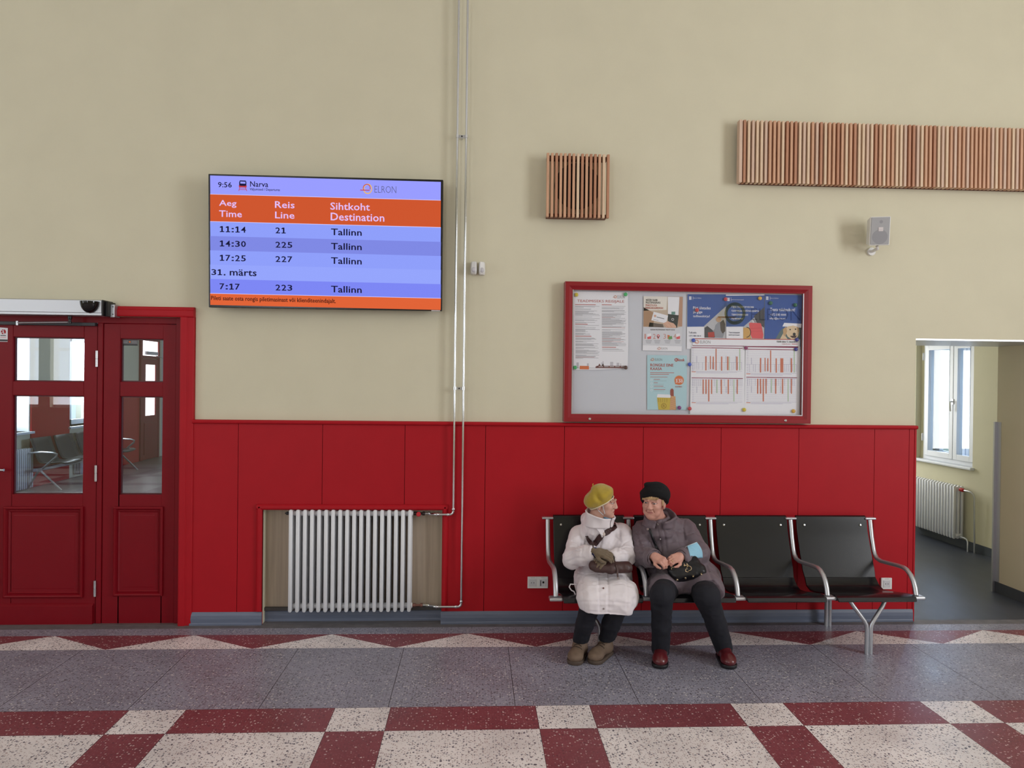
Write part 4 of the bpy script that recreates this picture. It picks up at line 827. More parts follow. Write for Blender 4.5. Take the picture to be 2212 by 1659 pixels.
t.text('Piiri \u00fcletades', (140, 322, 337, 354), pW, 4, .01); t.text('j\u00e4rgige', (140, 370, 244, 405), pW, 4, .01); t.text('tollieeskirju!', (140, 417, 326, 450), pW, 4, .01)
t.text('Tolli-info:', (91, 604, 180, 624), pN, 4, .01); t.text('+372 880 0814', (91, 642, 228, 659), pN, 4, .005)
done(t, 'blue and white customs poster, the leftmost of three, with a backpacker')
t = sheet(c6, PYL-.002); t.quad([(508, 193), (938, 190), (934, 690), (512, 690)], pW, 1); t.quad([(508, 202), (938, 198), (936, 545), (512, 548)], pB, 2)
t.quad([(935, 350), (932, 690), (702, 690), (700, 552)], P_('pale_photo', (186, 186, 192)), 3); t.quad([(935, 330), (934, 560), (850, 500), (820, 430)], P_('dark_photo', (66, 66, 74)), 4)
t.quad([(702, 560), (770, 555), (790, 690), (702, 690)], P_('amber_photo', (206, 160, 92)), 4); t.ring(738, 610, 50, 7, pK, 5, 24, -90, 90, 60); t.quad([(766, 512), (780, 502), (895, 508), (905, 530), (928, 640), (920, 682), (800, 678), (785, 640)], pPK, 5); t.line(775, 570, 910, 562, 4, P_('coral_seam', (196, 62, 74)), 6); t.line(790, 600, 915, 600, 3, P_('coral_seam', (196, 62, 74)), 6); t.line(815, 508, 806, 460, 8, pW, 5); t.line(806, 460, 842, 502, 5, pK, 5)
cus_logo(t, 537, 243); t.text('\u041d\u0430\u043b\u043e\u0433\u043e\u0432\u043e-\u0442\u0430\u043c\u043e\u0436\u0435\u043d\u043d\u044b\u0439', (568, 240, 708, 250), pW, 4)
for s_, b in (('\u041f\u0440\u0438 \u043f\u0435\u0440\u0435\u0441\u0435\u0447\u0435\u043d\u0438\u0438', (570, 313, 818, 342)), ('\u0433\u0440\u0430\u043d\u0438\u0446\u044b \u0441\u043e\u0431\u043b\u044e\u0434\u0430\u0439\u0442\u0435', (570, 357, 876, 386)), ('\u0442\u0430\u043c\u043e\u0436\u0435\u043d\u043d\u044b\u0435', (570, 404, 756, 424)), ('\u043f\u0440\u0430\u0432\u0438\u043b\u0430!', (570, 446, 700, 472))): t.text(s_, b, pW, 4, .01)
t.text('\u0422\u0430\u043c\u043e\u0436\u0435\u043d\u043d\u0430\u044f', (538, 604, 662, 622), pN, 4, .01); t.text('\u0438\u043d\u0444\u043e\u0440\u043c\u0430\u0446\u0438\u044f:', (538, 633, 665, 650), pN, 4, .01)
done(t, 'blue customs poster, the middle of three, with a pink suitcase')
t = sheet(c6, PYL-.001); t.quad([(945, 187), (1372, 196), (1348, 806), (1320, 800), (940, 690)], pW, 1); t.quad([(945, 187), (1372, 196), (1350, 690), (940, 690)], pB, 2); t.quad([(1362, 196), (1372, 196), (1344, 806), (1332, 804)], pN, 3)
cus_logo(t, 971, 229); t.text('Maksu- ja Tolliamet', (1003, 224, 1096, 237), pW, 4)
t.text('Teata salakaubast!', (1003, 338, 1281, 374), pW, 4, .01); t.text('+372 880 4444', (1000, 400, 1181, 427), pW, 4, .01); t.text('vihje@emta.ee', (995, 443, 1174, 473), pW, 4, .01)
t.quad([(1060, 690), (1110, 600), (1150, 560), (1350, 540), (1346, 690)], P_('green_photo', (92, 112, 116)), 3); t.quad([(1140, 545), (1160, 505), (1355, 515), (1350, 560)], pW, 4)
FURC = P_('cream_fur', (222, 196, 162)); t.quad([(1175, 570), (1200, 545), (1260, 535), (1310, 550), (1325, 600), (1318, 650), (1290, 685), (1240, 688), (1200, 660), (1180, 620)], FURC, 5); t.quad([(1145, 580), (1180, 545), (1192, 600), (1170, 660), (1150, 640)], P_('fur_ear', (196, 160, 120)), 6); t.quad([(1300, 550), (1322, 560), (1328, 600), (1312, 610)], P_('fur_ear', (196, 160, 120)), 6)
for x, y, r in ((1226, 580, 8), (1286, 576, 8), (1272, 632, 17)): t.disc(x, y, r, pK, 7)
t.quad([(1222, 652), (1300, 646), (1286, 672), (1250, 674)], P_('dog_mouth', (70, 42, 44)), 7); t.quad([(1110, 690), (1150, 620), (1200, 690)], FURC, 5)
done(t, 'blue customs poster, the rightmost of three, with a pale dog')
# timetable sheets
def chart(t, x0, y0, x1, y1, up, hatch):
    t.quad([(x0, y0-12), (x1, y0-4), (x1, y0+4), (x0, y0-3)], pV, 3)
    t.line(x0, y0-7, x0+(x1-x0)*.4, y0-3, 3, P_('plum_light', (196, 128, 156)), 4)
    n = 9
    for k in range(1, 13): yy = y0+(y1-y0)*k/13; t.line(x0+10, yy, x1-8, yy+4, 1.3, P_('rule', (184, 176, 206)), 2)
    for fx_, col in hatch:
        xx = x0+(x1-x0)*fx_[0]; w_ = fx_[1]; a = y0+(y1-y0)*fx_[2]; b = y0+(y1-y0)*fx_[3]; t.quad([(xx-w_/2, a), (xx+w_/2, a), (xx+w_/2, b), (xx-w_/2, b)], col, 3)
    lo = (.62, .96) if up else (.04, .34)
    for k in range(26):
        xx = x0+14+(x1-x0-24)*k/25
        if rn.random() < .75: t.line(xx, y0+(y1-y0)*lo[0], xx, y0+(y1-y0)*lo[1]*rn.uniform(.94, 1), 2.6, P_('column_grey', (158, 150, 186)), 2)
        if k % 5 == 2: m_ = (.34, .62) if up else (.34, .62); t.line(xx, y0+(y1-y0)*m_[0], xx, y0+(y1-y0)*m_[1], 4, P_('column_grey', (158, 150, 186)), 2)
    t.line(x0, y0+(y1-y0)*lo[0], x1-6, y0+(y1-y0)*lo[0], 2, P_('column_grey', (158, 150, 186)), 2); t.line(x0, y1, x1-6, y1+3, 2, P_('column_grey', (158, 150, 186)), 2)
    t.line(x0, y1+8, x0+46, y1+9, 6, pO, 3); t.line(x0+50, y1+10, x1-60, y1+14, 3, P_('rule', (184, 176, 206)), 2); t.line(x0+50, y1+20, x1-160, y1+23, 3, P_('rule', (184, 176, 206)), 2)
    for k in range(14): t.line(x0+2, y0+(y1-y0)*(k+.5)/14, x0+22, y0+(y1-y0)*(k+.5)/14, 2.6, P_('column_grey', (158, 150, 186)), 2)
OR, GN = P_('rust', (206, 118, 92)), P_('leaf_tint', (186, 208, 178))
t = sheet(c6, PYL-.004); t.quad([(138, 678), (1322, 690), (1320, 768), (136, 757)], pW, 1); t.quad([(138, 678), (1322, 688), (1322, 696), (138, 687)], pR, 2); swirl(t, 184, 718, 22, 1, 3, (218, 703, 334, 736))
t.text('Kehtib alates 12. detsembrist', (1078, 705, 1310, 726), pK, 3, .03); t.text('S\u00d5IDUPLAAN', (1135, 734, 1230, 748), pR, 3); t.line(1244, 742, 1308, 743, 8, P_('soft_red', (190, 110, 108)), 3)
done(t, 'narrow white timetable heading strip with an orange ring logo', 'timetable', 'timetable')
t = sheet(c6, PYL-.003); t.quad([(122, 755), (722, 760), (716, 1532), (106, 1528)], pW, 1); t.quad([(134, 757), (716, 762), (716, 770), (134, 765)], pV, 2)
H1 = [((.28, 14, .35, .97), OR), ((.37, 11, .34, .92), OR), ((.425, 13, .36, .92), OR), ((.48, 12, .02, .97), OR), ((.59, 14, .36, .98), OR), ((.71, 16, .36, .96), OR), ((.74, 9, .36, .97), GN), ((.89, 14, .36, .97), OR), ((.945, 11, .02, .97), GN)]
H2 = [((.225, 14, .04, .66), OR), ((.28, 14, .04, .66), OR), ((.335, 14, .04, .98), OR), ((.39, 13, .04, .66), OR), ((.495, 11, .04, .62), GN), ((.58, 14, .04, .66), OR), ((.715, 14, .04, .66), OR), ((.825, 10, .04, .98), GN), ((.89, 12, .04, .66), OR)]
chart(t, 124, 790, 694, 1045, True, H1); chart(t, 124, 1128, 698, 1390, False, H2)
done(t, 'white timetable sheet with two orange-striped charts, left of the pair', 'timetable', 'timetable')
t = sheet(c6, PYL-.0035); t.quad([(728, 762), (1338, 770), (1326, 1534), (716, 1532)], pW, 1); t.quad([(740, 765), (1318, 768), (1318, 786), (740, 776)], pV, 2)
H3 = [(a if i != 5 else (.70, 34, .36, .97), b) for i, (a, b) in enumerate(H1) if i != 6]
chart(t, 736, 808, 1304, 1068, True, H3); chart(t, 736, 1120, 1304, 1390, False, H2)
done(t, 'white timetable sheet with two orange-striped charts, right of the pair', 'timetable', 'timetable')
# big lettering on the glass door of the board
t = Sheet((0, BG-.0006, 0), (0, -1, 0), c6, .0003); t.slope = .0125
GY, GK = glassmat('yellow_glass_film', (.52, .50, .26), .03), glassmat('smoky_glass_film', (.58, .60, .66), .03)
t.ring(610, 400, 118, 34, GY, 1, 40, ry=125); t.quad([(415, 432), (640, 432), (600, 452), (425, 446)], glassmat('orange_glass_film', (.62, .42, .24), .03), 2)
t.text('ELRON', (790, 345, 1345, 478), GK, 1, -.012)
t.build('glass_lettering', nb)
# magnets
MG = dict(yellow=(206, 186, 50), green=(58, 178, 104), dark_green=(28, 98, 78), violet=(122, 34, 122), red=(190, 46, 62), blue=(48, 84, 190), navy=(46, 50, 140), amber=(218, 168, 62), brown=(74, 40, 40), purple=(140, 50, 104))
def magnet(fn, x, y, colr, label, r=.0145):
    px, py = fn(x, y); c = PY(px, py, PYL-.010)
    m_ = MB().lathe((c.x, PYL-.0065, c.z), (0, -1, 0), [(r*.96, 0), (r, .003), (r*.96, .007), (r*.7, .0095), (r*.25, .0102)], mat('magnet_'+colr, MG[colr], .3), 24)
    o = m_.build('magnet', origin=(c.x, PYL-.0065, c.z)); tag(o, label, 'magnet', 'round magnets on the notice board')
for a in (
 (c5, 182, 190, 'yellow', 'yellow magnet on the top left corner of the passenger notice'),
 (c5, 733, 186, 'green', 'bright green magnet on the top right corner of the passenger notice'),
 (c5, 168, 1005, 'green', 'bright green magnet at the bottom left corner of the passenger notice'),
 (c5, 735, 1005, 'brown', 'dark brown magnet at the bottom right corner of the passenger notice'),
 (c5, 1335, 1455, 'violet', 'violet magnet at the bottom right of the kiosk poster'),
 (c5, 1450, 1465, 'red', 'red magnet at the bottom left corner of the left timetable'),
 (c5, 1450, 970, 'blue', 'blue magnet on the left edge of the left timetable'),
 (c6, 505, 240, 'red', 'red magnet between the backpacker and suitcase posters'),
 (c6, 185, 362, 'red', 'red magnet over the lettering of the backpacker poster'),
 (c6, 890, 230, 'amber', 'amber magnet on the top right of the suitcase poster'),
 (c6, 1010, 283, 'dark_green', 'dark green magnet on the upper left of the dog poster'),
 (c6, 1285, 305, 'dark_green', 'dark green magnet on the upper right of the dog poster'),
 (c6, 145, 700, 'blue', 'blue magnet at the left end of the timetable heading'),
 (c6, 1303, 692, 'navy', 'navy magnet at the right end of the timetable heading'),
 (c6, 733, 785, 'purple', 'purple magnet between the two timetable sheets at their top'),
 (c6, 1293, 800, 'navy', 'navy magnet on the top right corner of the right timetable'),
 (c6, 713, 1478, 'yellow', 'yellow magnet between the two timetable sheets at their bottom'),
 (c6, 1265, 1493, 'amber', 'amber magnet at the bottom right of the right timetable')): magnet(*a)
# ================================================================== people: implicit surfaces meshed with surface nets
def nz(p, f, seed=0):
    """smooth value noise on points (n,3) -> (-1,1)"""
    q = p*f+seed*17.3; i = np.floor(q).astype(np.int64); t = q-i; t = t*t*(3-2*t)
    def h(a, b, c):
        n = (a*73856093) ^ (b*19349663) ^ (c*83492791); n = (n ^ (n >> 13))*1274126177 & 0x7fffffff
        return (n % 65536)/32768.0-1
    r = 0
    for dx_ in (0, 1):
        for dy_ in (0, 1):
            for dz_ in (0, 1):
                w = (t[:, 0] if dx_ else 1-t[:, 0])*(t[:, 1] if dy_ else 1-t[:, 1])*(t[:, 2] if dz_ else 1-t[:, 2])
                r = r+w*h(i[:, 0]+dx_, i[:, 1]+dy_, i[:, 2]+dz_)
    return r
def axis(a, b, coarse, fine=()):
    """grid coordinates from a to b; finer inside the intervals (lo, hi, step)"""
    out = [a]
    while out[-1] < b:
        st = coarse
        for lo, hi, f in fine:
            if lo <= out[-1] < hi: st = min(st, f)
        out.append(out[-1]+st)
    return np.array(out)
class Field:
    def __init__(s, lo, hi, step, fx=(), fy=(), fz=()):
        st = step if isinstance(step, (tuple, list)) else (step,)*3
        s.ax = [axis(lo[i], hi[i], st[i], f) for i, f in enumerate((fx, fy, fz))]
        s.F = np.full([len(a) for a in s.ax], 0.3, np.float32)
    def _sub(s, lo, hi):
        sl = tuple(slice(max(0, np.searchsorted(a, lo[i])-1), np.searchsorted(a, hi[i])+1) for i, a in enumerate(s.ax))
        if any(q.start >= q.stop for q in sl): return None, None
        P = np.stack(np.meshgrid(*[a[q] for a, q in zip(s.ax, sl)], indexing='ij'), -1)
        return sl, P
    def comb(s, sl, d, k, op):
        a = s.F[sl]; d = d.astype(np.float32)
        if op == 'sub': a, d = -a, d
        h = np.maximum(k-np.abs(a-d), 0)/k if k > 0 else 0
        r = np.minimum(a, d)-h*h*k/4
        s.F[sl] = -r if op == 'sub' else r
    def ell(s, c, r, k=.02, fr=None, op='add'):
        c = np.array(c, float); r = np.array(r, float); m = r.max()+k+.015
        sl, P = s._sub(c-m, c+m)
        if sl is None: return s
        q = P-c
        if fr is not None: q = q @ fr          # columns of fr are the local axes
        n = np.sqrt(((q/r)**2).sum(-1)); g = np.sqrt(((q/(r*r))**2).sum(-1))+1e-9
        s.comb(sl, n*(n-1)/g, k, op); return s
    def cone(s, a, b, ra, rb, k=.02, op='add', flat=None):
        """tapered capsule; flat=(axis vector, factor) squashes it along that axis"""
        a, b = np.array(a, float), np.array(b, float); m = max(ra, rb)+k+.015
        sl, P = s._sub(np.minimum(a, b)-m, np.maximum(a, b)+m)
        if sl is None: return s
        ab = b-a; t = np.clip(((P-a) @ ab)/max(ab @ ab, 1e-9), 0, 1); v = P-(a+t[..., None]*ab)
        if flat is not None: u = np.array(flat[0], float); u /= np.linalg.norm(u); v = v+((v @ u)*(1/flat[1]-1))[..., None]*u
        d = np.sqrt((v*v).sum(-1))-(ra+(rb-ra)*t)
        if flat is not None: d = d*min(1, flat[1])
        s.comb(sl, d, k, op); return s
    def chain(s, pts, rs, k=.02, op='add', flat=None):
        for i in range(len(pts)-1): s.cone(pts[i], pts[i+1], rs[i], rs[i+1], k if i else k, op, flat)
        return s
    def box(s, c, hs, rad, k=.02, fr=None, op='add'):
        c = np.array(c, float); hs = np.array(hs, float); m = np.linalg.norm(hs)+k+.015
        sl, P = s._sub(c-m, c+m)
        if sl is None: return s
        q = P-c
        if fr is not None: q = q @ fr
        w = np.abs(q)-(hs-rad); d = np.sqrt((np.maximum(w, 0)**2).sum(-1))+np.minimum(w.max(-1), 0)-rad
        s.comb(sl, d, k, op); return s
    def half(s, p, n, k=.005):
        """cut away everything on the side n points to"""
        P = np.stack(np.meshgrid(*s.ax, indexing='ij'), -1); n = np.array(n, float); n /= np.linalg.norm(n)
        s.F = np.maximum(s.F, ((P-np.array(p)) @ n).astype(np.float32)); return s
    def mesh(s):
        F = s.F; I = F < 0; n = I.shape
        c = sum(I[i:n[0]-1+i, j:n[1]-1+j, k:n[2]-1+k].astype(np.int8) for i in (0, 1) for j in (0, 1) for k in (0, 1))
        idx = np.argwhere((c > 0) & (c < 8)); acc = np.zeros((len(idx), 3)); cnt = np.zeros(len(idx))
        X = [s.ax[d] for d in range(3)]
        for d in range(3):
            o1, o2 = [(1, 2), (0, 2), (0, 1)][d]
            for a in (0, 1):
                for b in (0, 1):
                    e = idx.copy(); e[:, o1] += a; e[:, o2] += b; g = e.copy(); g[:, d] += 1
                    f0, f1 = F[tuple(e.T)], F[tuple(g.T)]; m_ = (f0 < 0) != (f1 < 0); t = np.where(m_, f0/(f0-f1+1e-12), 0)
                    p = np.stack([X[q][e[:, q]] for q in range(3)], -1); p[:, d] += t*(X[d][g[:, d]]-X[d][e[:, d]])
                    acc += p*m_[:, None]; cnt += m_
        V = acc/cnt[:, None]; mp = np.full([q-1 for q in n], -1, np.int64); mp[tuple(idx.T)] = np.arange(len(idx)); faces = []
        for d in range(3):
            o1, o2 = [(1, 2), (2, 0), (0, 1)][d]
            sl0 = [slice(None)]*3; sl1 = [slice(None)]*3; sl0[d] = slice(0, -1); sl1[d] = slice(1, None)
            e = np.argwhere(I[tuple(sl0)] != I[tuple(sl1)]); e = e[(e[:, o1] > 0) & (e[:, o2] > 0) & (e[:, o1] < n[o1]-1) & (e[:, o2] < n[o2]-1)]
            q = []
            for a, b in ((-1, -1), (0, -1), (0, 0), (-1, 0)): g = e.copy(); g[:, o1] += a; g[:, o2] += b; q.append(mp[tuple(g.T)])
            q = np.stack(q, -1); ins = I[tuple(e.T)]; q[~ins] = q[~ins][:, ::-1]; faces.append(q)
        return V, np.concatenate(faces)
def vnormals(V, Fc):
    n = np.cross(V[Fc[:, 2]]-V[Fc[:, 0]], V[Fc[:, 3]]-V[Fc[:, 1]]); N = np.zeros_like(V)
    for i in range(4): np.add.at(N, Fc[:, i], n)
    return N/(np.linalg.norm(N, axis=1, keepdims=True)+1e-12)
def segdist(V, a, b):
    a, b = np.array(a, float), np.array(b, float); ab = b-a; t = np.clip(((V-a) @ ab)/max(ab @ ab, 1e-9), 0, 1); return np.linalg.norm(V-(a+t[:, None]*ab), axis=1)
def organic(name, fld, M, parent, wrinkle=None, colour=None, mats=None, relax=0, grooves=()):
    """wrinkle: function(V, N) -> displacement along N; colour: function(face centres) -> material index"""
    V, Fc = fld.mesh()
    for _ in range(relax):
        A = np.zeros_like(V); C = np.zeros(len(V))
        for i in range(4): np.add.at(A, Fc[:, i], V[Fc[:, (i+1) % 4]]); np.add.at(A, Fc[:, i], V[Fc[:, (i-1) % 4]]); np.add.at(C, Fc[:, i], 2)
        V = V*.5+A/C[:, None]*.5
    N = vnormals(V, Fc)
    if wrinkle is not None: V = V+N*wrinkle(V, N)[:, None]
    for pts, depth, w in grooves:
        d = np.min([segdist(V, pts[i], pts[i+1]) for i in range(len(pts)-1)], axis=0); V = V-N*(depth*np.exp(-(d/w)**2))[:, None]
    me = bpy.data.meshes.new(name); pw = np.array(parent.matrix_world.translation) if parent else np.zeros(3)
    me.from_pydata((V-pw).tolist(), [], Fc.tolist())
    for m_ in (mats or [M]): me.materials.append(m_)
    if colour is not None: me.polygons.foreach_set('material_index', np.asarray(colour(V[Fc].mean(1), N[Fc[:, 0]]), np.int32))
    me.polygons.foreach_set('use_smooth', [True]*len(Fc))
    o = bpy.data.objects.new(name, me); COL.objects.link(o)
    if parent: o.parent = parent; o.matrix_world = parent.matrix_world
    return o
def A3(v): return np.array(v[:], float)
def frame(yaw, pitch=0.0, roll=0.0):
    """columns: image-right axis, forward (face) axis, up axis; yaw > 0 turns to the photo's right"""
    f = np.array([math.sin(yaw)*math.cos(pitch), -math.cos(yaw)*math.cos(pitch), math.sin(pitch)]); up = np.array([0, 0, 1.0]); ex = np.cross(up, f); ex /= np.linalg.norm(ex); ez = np.cross(f, ex)
    c, s_ = math.cos(roll), math.sin(roll); ex2 = c*ex+s_*ez; ez2 = -s_*ex+c*ez
    return np.stack([ex2, f, ez2], 1)
def add_head(fl, c, fr, s=1.0, old=1.0):
    L = lambda p: np.array(c)+fr @ (np.array(p)*s); S_ = lambda r: tuple(np.array(r)*s); E = lambda p, r, k=.02, op='add': fl.ell(L(p), S_(r), k*s, fr, op)
    E((0, -.016, .036), (.073, .093, .083)); E((0, .030, -.030), (.060, .066, .078), .03); E((0, .052, -.085), (.036, .034, .030), .03); E((0, .075, -.098), (.020, .016, .015), .018)
    for q in (-1, 1):
        E((q*.040, .060, -.022), (.026, .026, .024), .024); E((q*.040, .052, -.066), (.022, .026, .024), .024); E((q*.033, .098, .012), (.017, .014, .012), .010, 'sub')
        E((q*.031, .0815, .010), (.0135, .0125, .0125), .004); fl.cone(L((q*.014, .096, .029)), L((q*.048, .080, .027)), .0075*s, .006*s, .010*s)
        E((q*.0745, -.010, -.014), (.010, .020, .032), .008); E((q*.082, -.004, -.010), (.006, .010, .017), .006, 'sub'); E((q*.073, -.004, -.040), (.007, .010, .011), .006)
        E((q*.0135, .099, -.029), (.0088, .010, .008), .007); fl.cone(L((q*.020, .092, -.036)), L((q*.032, .078, -.060)), .003*s, .003*s, .008*s, 'sub')
        E((q*.032, .0875, -.006), (.012, .006, .006), .008)
    fl.cone(L((0, .091, .022)), L((0, .106, -.021)), .0085*s, .0120*s, .014*s); E((0, .106, -.026), (.0125, .0115, .0105), .008)
    fl.cone(L((-.015, .085, -.0545)), L((.015, .085, -.0545)), .005*s, .005*s, .008*s); fl.cone(L((-.013, .084, -.0665)), L((.013, .084, -.0665)), .006*s, .006*s, .008*s)
    fl.chain([L((-.024, .090, -.0650)), L((-.008, .0955, -.0607)), L((.008, .0955, -.0607)), L((.024, .090, -.0650))], [.0028*s]*4, .004*s, 'sub')
    fl.chain([L((0, -.025, -.07)), L((0, -.050, -.20))], [.052*s, .058*s], .03*s); E((0, .02, -.10), (.035, .05, .03), .03)
    return L
SKIN = mat('aged_skin', (206, 160, 142), .5, noise=.05, nscale=40); SKIN2 = mat('rosy_skin', (206, 152, 136), .5, noise=.06, nscale=40)
LIP = mat('lip_skin', (176, 112, 106), .45); EYEW = mat('eye_white', (196, 184, 180), .3); IRIS = mat('dark_iris', (40, 38, 40), .15); BROW = mat('brow_hair', (164, 124, 106), .8); LID = mat('eyelid_skin', (172, 120, 108), .55)
def face_colours(c, fr, s):
    def f(C, N):
        q = ((C-np.array(c)) @ fr)/s; r = np.zeros(len(C), np.int32); ax_ = np.abs(q[:, 0]); fwd = q[:, 1] > .055
        e = ((ax_-.031)/.0140)**2+((q[:, 2]-.0095)/.0052)**2; r[fwd & (e < 2.3)] = 5; r[fwd & (e < 1)] = 2
        ir = ((ax_-.031)**2+(q[:, 2]-.0095)**2) < .0054**2; r[fwd & (e < 1) & ir] = 3
        r[(q[:, 1] > .066) & (ax_ > .013) & (ax_ < .048) & (np.abs(q[:, 2]-(.0315-.004*(ax_-.03)/.018)) < .0035)] = 4
        r[(q[:, 1] > .07) & (ax_ < .021) & (q[:, 2] < -.0545+ax_*-.15) & (q[:, 2] > -.0685+ax_*.1)] = 1
        return r
    return f
def hand(fl, w, d, n, s, left, curls, thumb=.5, spread=1.0, rad=.0088):
    """w wrist, d finger direction, n back-of-hand normal, curls: bend per finger (index..little) in radians per joint"""
    d = np.array(d, float); d /= np.linalg.norm(d); n = np.array(n, float); n -= d*(n @ d); n /= np.linalg.norm(n); y = np.cross(n, d)*(1 if left else -1)   # y points to the thumb side
    L = lambda a, b, c: np.array(w)+(d*a+y*b+n*c)*s
    fr = np.stack([d, y, n], 1)
    fl.box(L(.050, 0, 0), (.047*s, .040*s, .0155*s), .014*s, .012*s, fr); fl.cone(L(-.022, 0, 0), L(.02, 0, 0), .027*s, .027*s, .02*s, flat=(n, .78))
    fl.ell(L(.035, .026, -.008), (.034*s, .018*s, .018*s), .012*s, fr)
    tips = []
    for i, (yy, ln) in enumerate(((.030, .070), (.0105, .078), (-.0095, .073), (-.029, .058))):
        p = L(.092-.006*abs(i-1), yy*spread, .002); a = 0.0; pts = [L(.07, yy*.95, .003), p]
        for j, f in enumerate((.46, .31, .23)):
            a += curls[i]*(1.0 if j else .75); dirv = d*math.cos(a)-n*math.sin(a)+y*(yy*1.6*(spread-1)); p = p+dirv*ln*f*s; pts.append(p)
        r0 = rad*s*(1.0 if i < 3 else .88); fl.chain(pts, [r0*1.1, r0*1.08, r0, r0*.93, r0*.80], .005*s); tips.append(pts)
        fl.ell(pts[1], (r0*1.15,)*3, .006*s)
    a0 = L(.022, .032, -.006); a1 = a0+(d*.026+y*.024-n*.008)*s; a2 = a1+(d*(.030)+y*.012*(1-thumb)-n*.016*thumb)*s; a3 = a2+(d*.024-y*.010*thumb-n*.012*thumb)*s
    fl.chain([a0, a1, a2, a3], [.0135*s, .0118*s, .0102*s, .0085*s], .010*s); return tips
from mathutils.bvhtree import BVHTree
def bvh_of(o):
    mw = o.matrix_world; return BVHTree.FromPolygons([mw @ v.co for v in o.data.vertices], [list(p.vertices) for p in o.data.polygons])
def hit(b, px, py, off=0.0):
    """where the sight line through a photo point meets the garment"""
    d = ray(px, py).normalized(); r = b.ray_cast(CAM, d)
    if r[0] is None: r = b.find_nearest(PY(px, py, -.55))
    n = r[1] if r[1].dot(d) < 0 else -r[1]
    return r[0]+n*off, n
def ribbon_on(b, pts, w, th, M, name, parent, n=5, sub=4, off=.004):
    """a flat strap laid on a garment along photo points"""
    P = []
    for i in range(len(pts)-1):
        for k in range(sub): t = k/sub; P.append((pts[i][0]*(1-t)+pts[i+1][0]*t, pts[i][1]*(1-t)+pts[i+1][1]*t))
    P.append(pts[-1]); H_ = [hit(b, x, y, off) for x, y in P]
    C = [h[0] for h in H_]; N_ = [h[1] for h in H_]
    for _ in range(2): C = [C[0]]+[C[i]*.5+(C[i-1]+C[i+1])*.25 for i in range(1, len(C)-1)]+[C[-1]]
    rings = []
    for i, c in enumerate(C):
        t = (C[min(i+1, len(C)-1)]-C[max(i-1, 0)]).normalized(); nn = (N_[i]-t*N_[i].dot(t)).normalized(); bt = t.cross(nn)
        rings.append([c+bt*w/2, c+bt*w*.42+nn*th, c-bt*w*.42+nn*th, c-bt*w/2, c-bt*w*.42-nn*th*.6, c+bt*w*.42-nn*th*.6])
    return MB().loft(rings, M).build(name, parent, angle=50)
def button_on(b, px, py, r, M, name, parent, h=.004):
    p, n = hit(b, px, py, .001); return MB().lathe(p, n, [(r, -.001), (r, h*.6), (r*.8, h), (r*.3, h*.8)], M, 14).build(name, parent)
def cloth(amp, f1=9, f2=24, seed=0, gate=None):
    def w(V, N):
        a = nz(V*np.array([1, 1, .75]), f1, seed); b_ = nz(V*np.array([1.1, 1, .6]), f2, seed+3); c = 1-2*np.abs(nz(V*np.array([1, 1, 1.5]), f1*1.6, seed+7))
        r = amp*(.55*a+.35*b_+.5*c)
        return r*(gate(V) if gate is not None else 1)
    return w
def q3(px, py, y): return A3(PY(px, py, y))
NAVY = mat('navy_trouser_cloth', (18, 19, 30), .85, noise=.15, nscale=30, bump=.15, bscale=500)
# ---------------------------------------------------------------- person in the white coat
p1 = thing('person', 'seated person in a white quilted coat and mustard beret with gloved hands crossed', 'person', tuple(PY(1275, 1425, -.72)[:2])+(0,))
h1 = q3(1302, 1084.5, -.37); f1 = frame(math.radians(64), math.radians(-4), math.radians(2)); s1 = .91
hip, chest = q3(1303, 1249, -.36), q3(1299, 1185, -.31)
shR, shL = q3(1250, 1156, -.29), q3(1345, 1152, -.27); elR, elL = q3(1237, 1207, -.47), q3(1350, 1201, -.46); wrR, wrL = q3(1281, 1194, -.600), q3(1321, 1206, -.575)
hiR, hiL = q3(1280, 1256, -.40), q3(1326, 1256, -.40); knR, knL = q3(1277, 1296, -.79), q3(1338, 1296, -.79); anR, anL = q3(1253, 1388, -.65), q3(1308, 1385, -.63)
b = Field((.50, -1.0, 0.0), (1.22, -.12, 1.14), (.011, .011, .012), [(h1[0]-.11, h1[0]+.14, .0027)], [(h1[1]-.15, h1[1]+.12, .0030)], [(h1[2]-.15, h1[2]+.14, .0027)])
add_head(b, h1, f1, s1)
b.chain([h1+f1 @ np.array([0, -.03, -.12]), (shR+shL)/2+np.array([0, 0, .02]), chest, hip], [.05, .066, .082, .10], .05)
b.chain([shR+np.array([.02, 0, -.02]), elR, wrR], [.045, .038, .026], .03); b.chain([shL+np.array([-.02, 0, -.02]), elL, wrL], [.045, .038, .026], .03)
b.chain([hiR, knR, anR], [.07, .05, .034], .03); b.chain([hiL, knL, anL], [.07, .05, .034], .03)
b.cone(anR, anR*[1, 1, 0]+np.array([-.02, -.05, .04]), .032, .024, .02); b.cone(anL, anL*[1, 1, 0]+np.array([-.03, -.05, .04]), .032, .024, .02)
organic('body', b, None, p1, colour=face_colours(h1, f1, s1), mats=[SKIN, LIP, EYEW, IRIS, BROW, LID])
WCOAT = mat('white_quilted_cloth', (232, 224, 228), .8, noise=.03, nscale=14, bump=.12, bscale=420, sheen=.2)
c = Field((.48, -.98, .28), (1.24, -.10, .96), .0065)
c.ell(chest+np.array([0, .0, -.02]), (.165, .120, .155), .06).ell(hip+np.array([0, -.02, .03]), (.195, .155, .11), .07)
c.chain([shR+np.array([.02, 0, 0]), (shR+shL)/2+np.array([0, .01, .035]), shL+np.array([-.02, 0, 0])], [.060, .078, .060], .05)
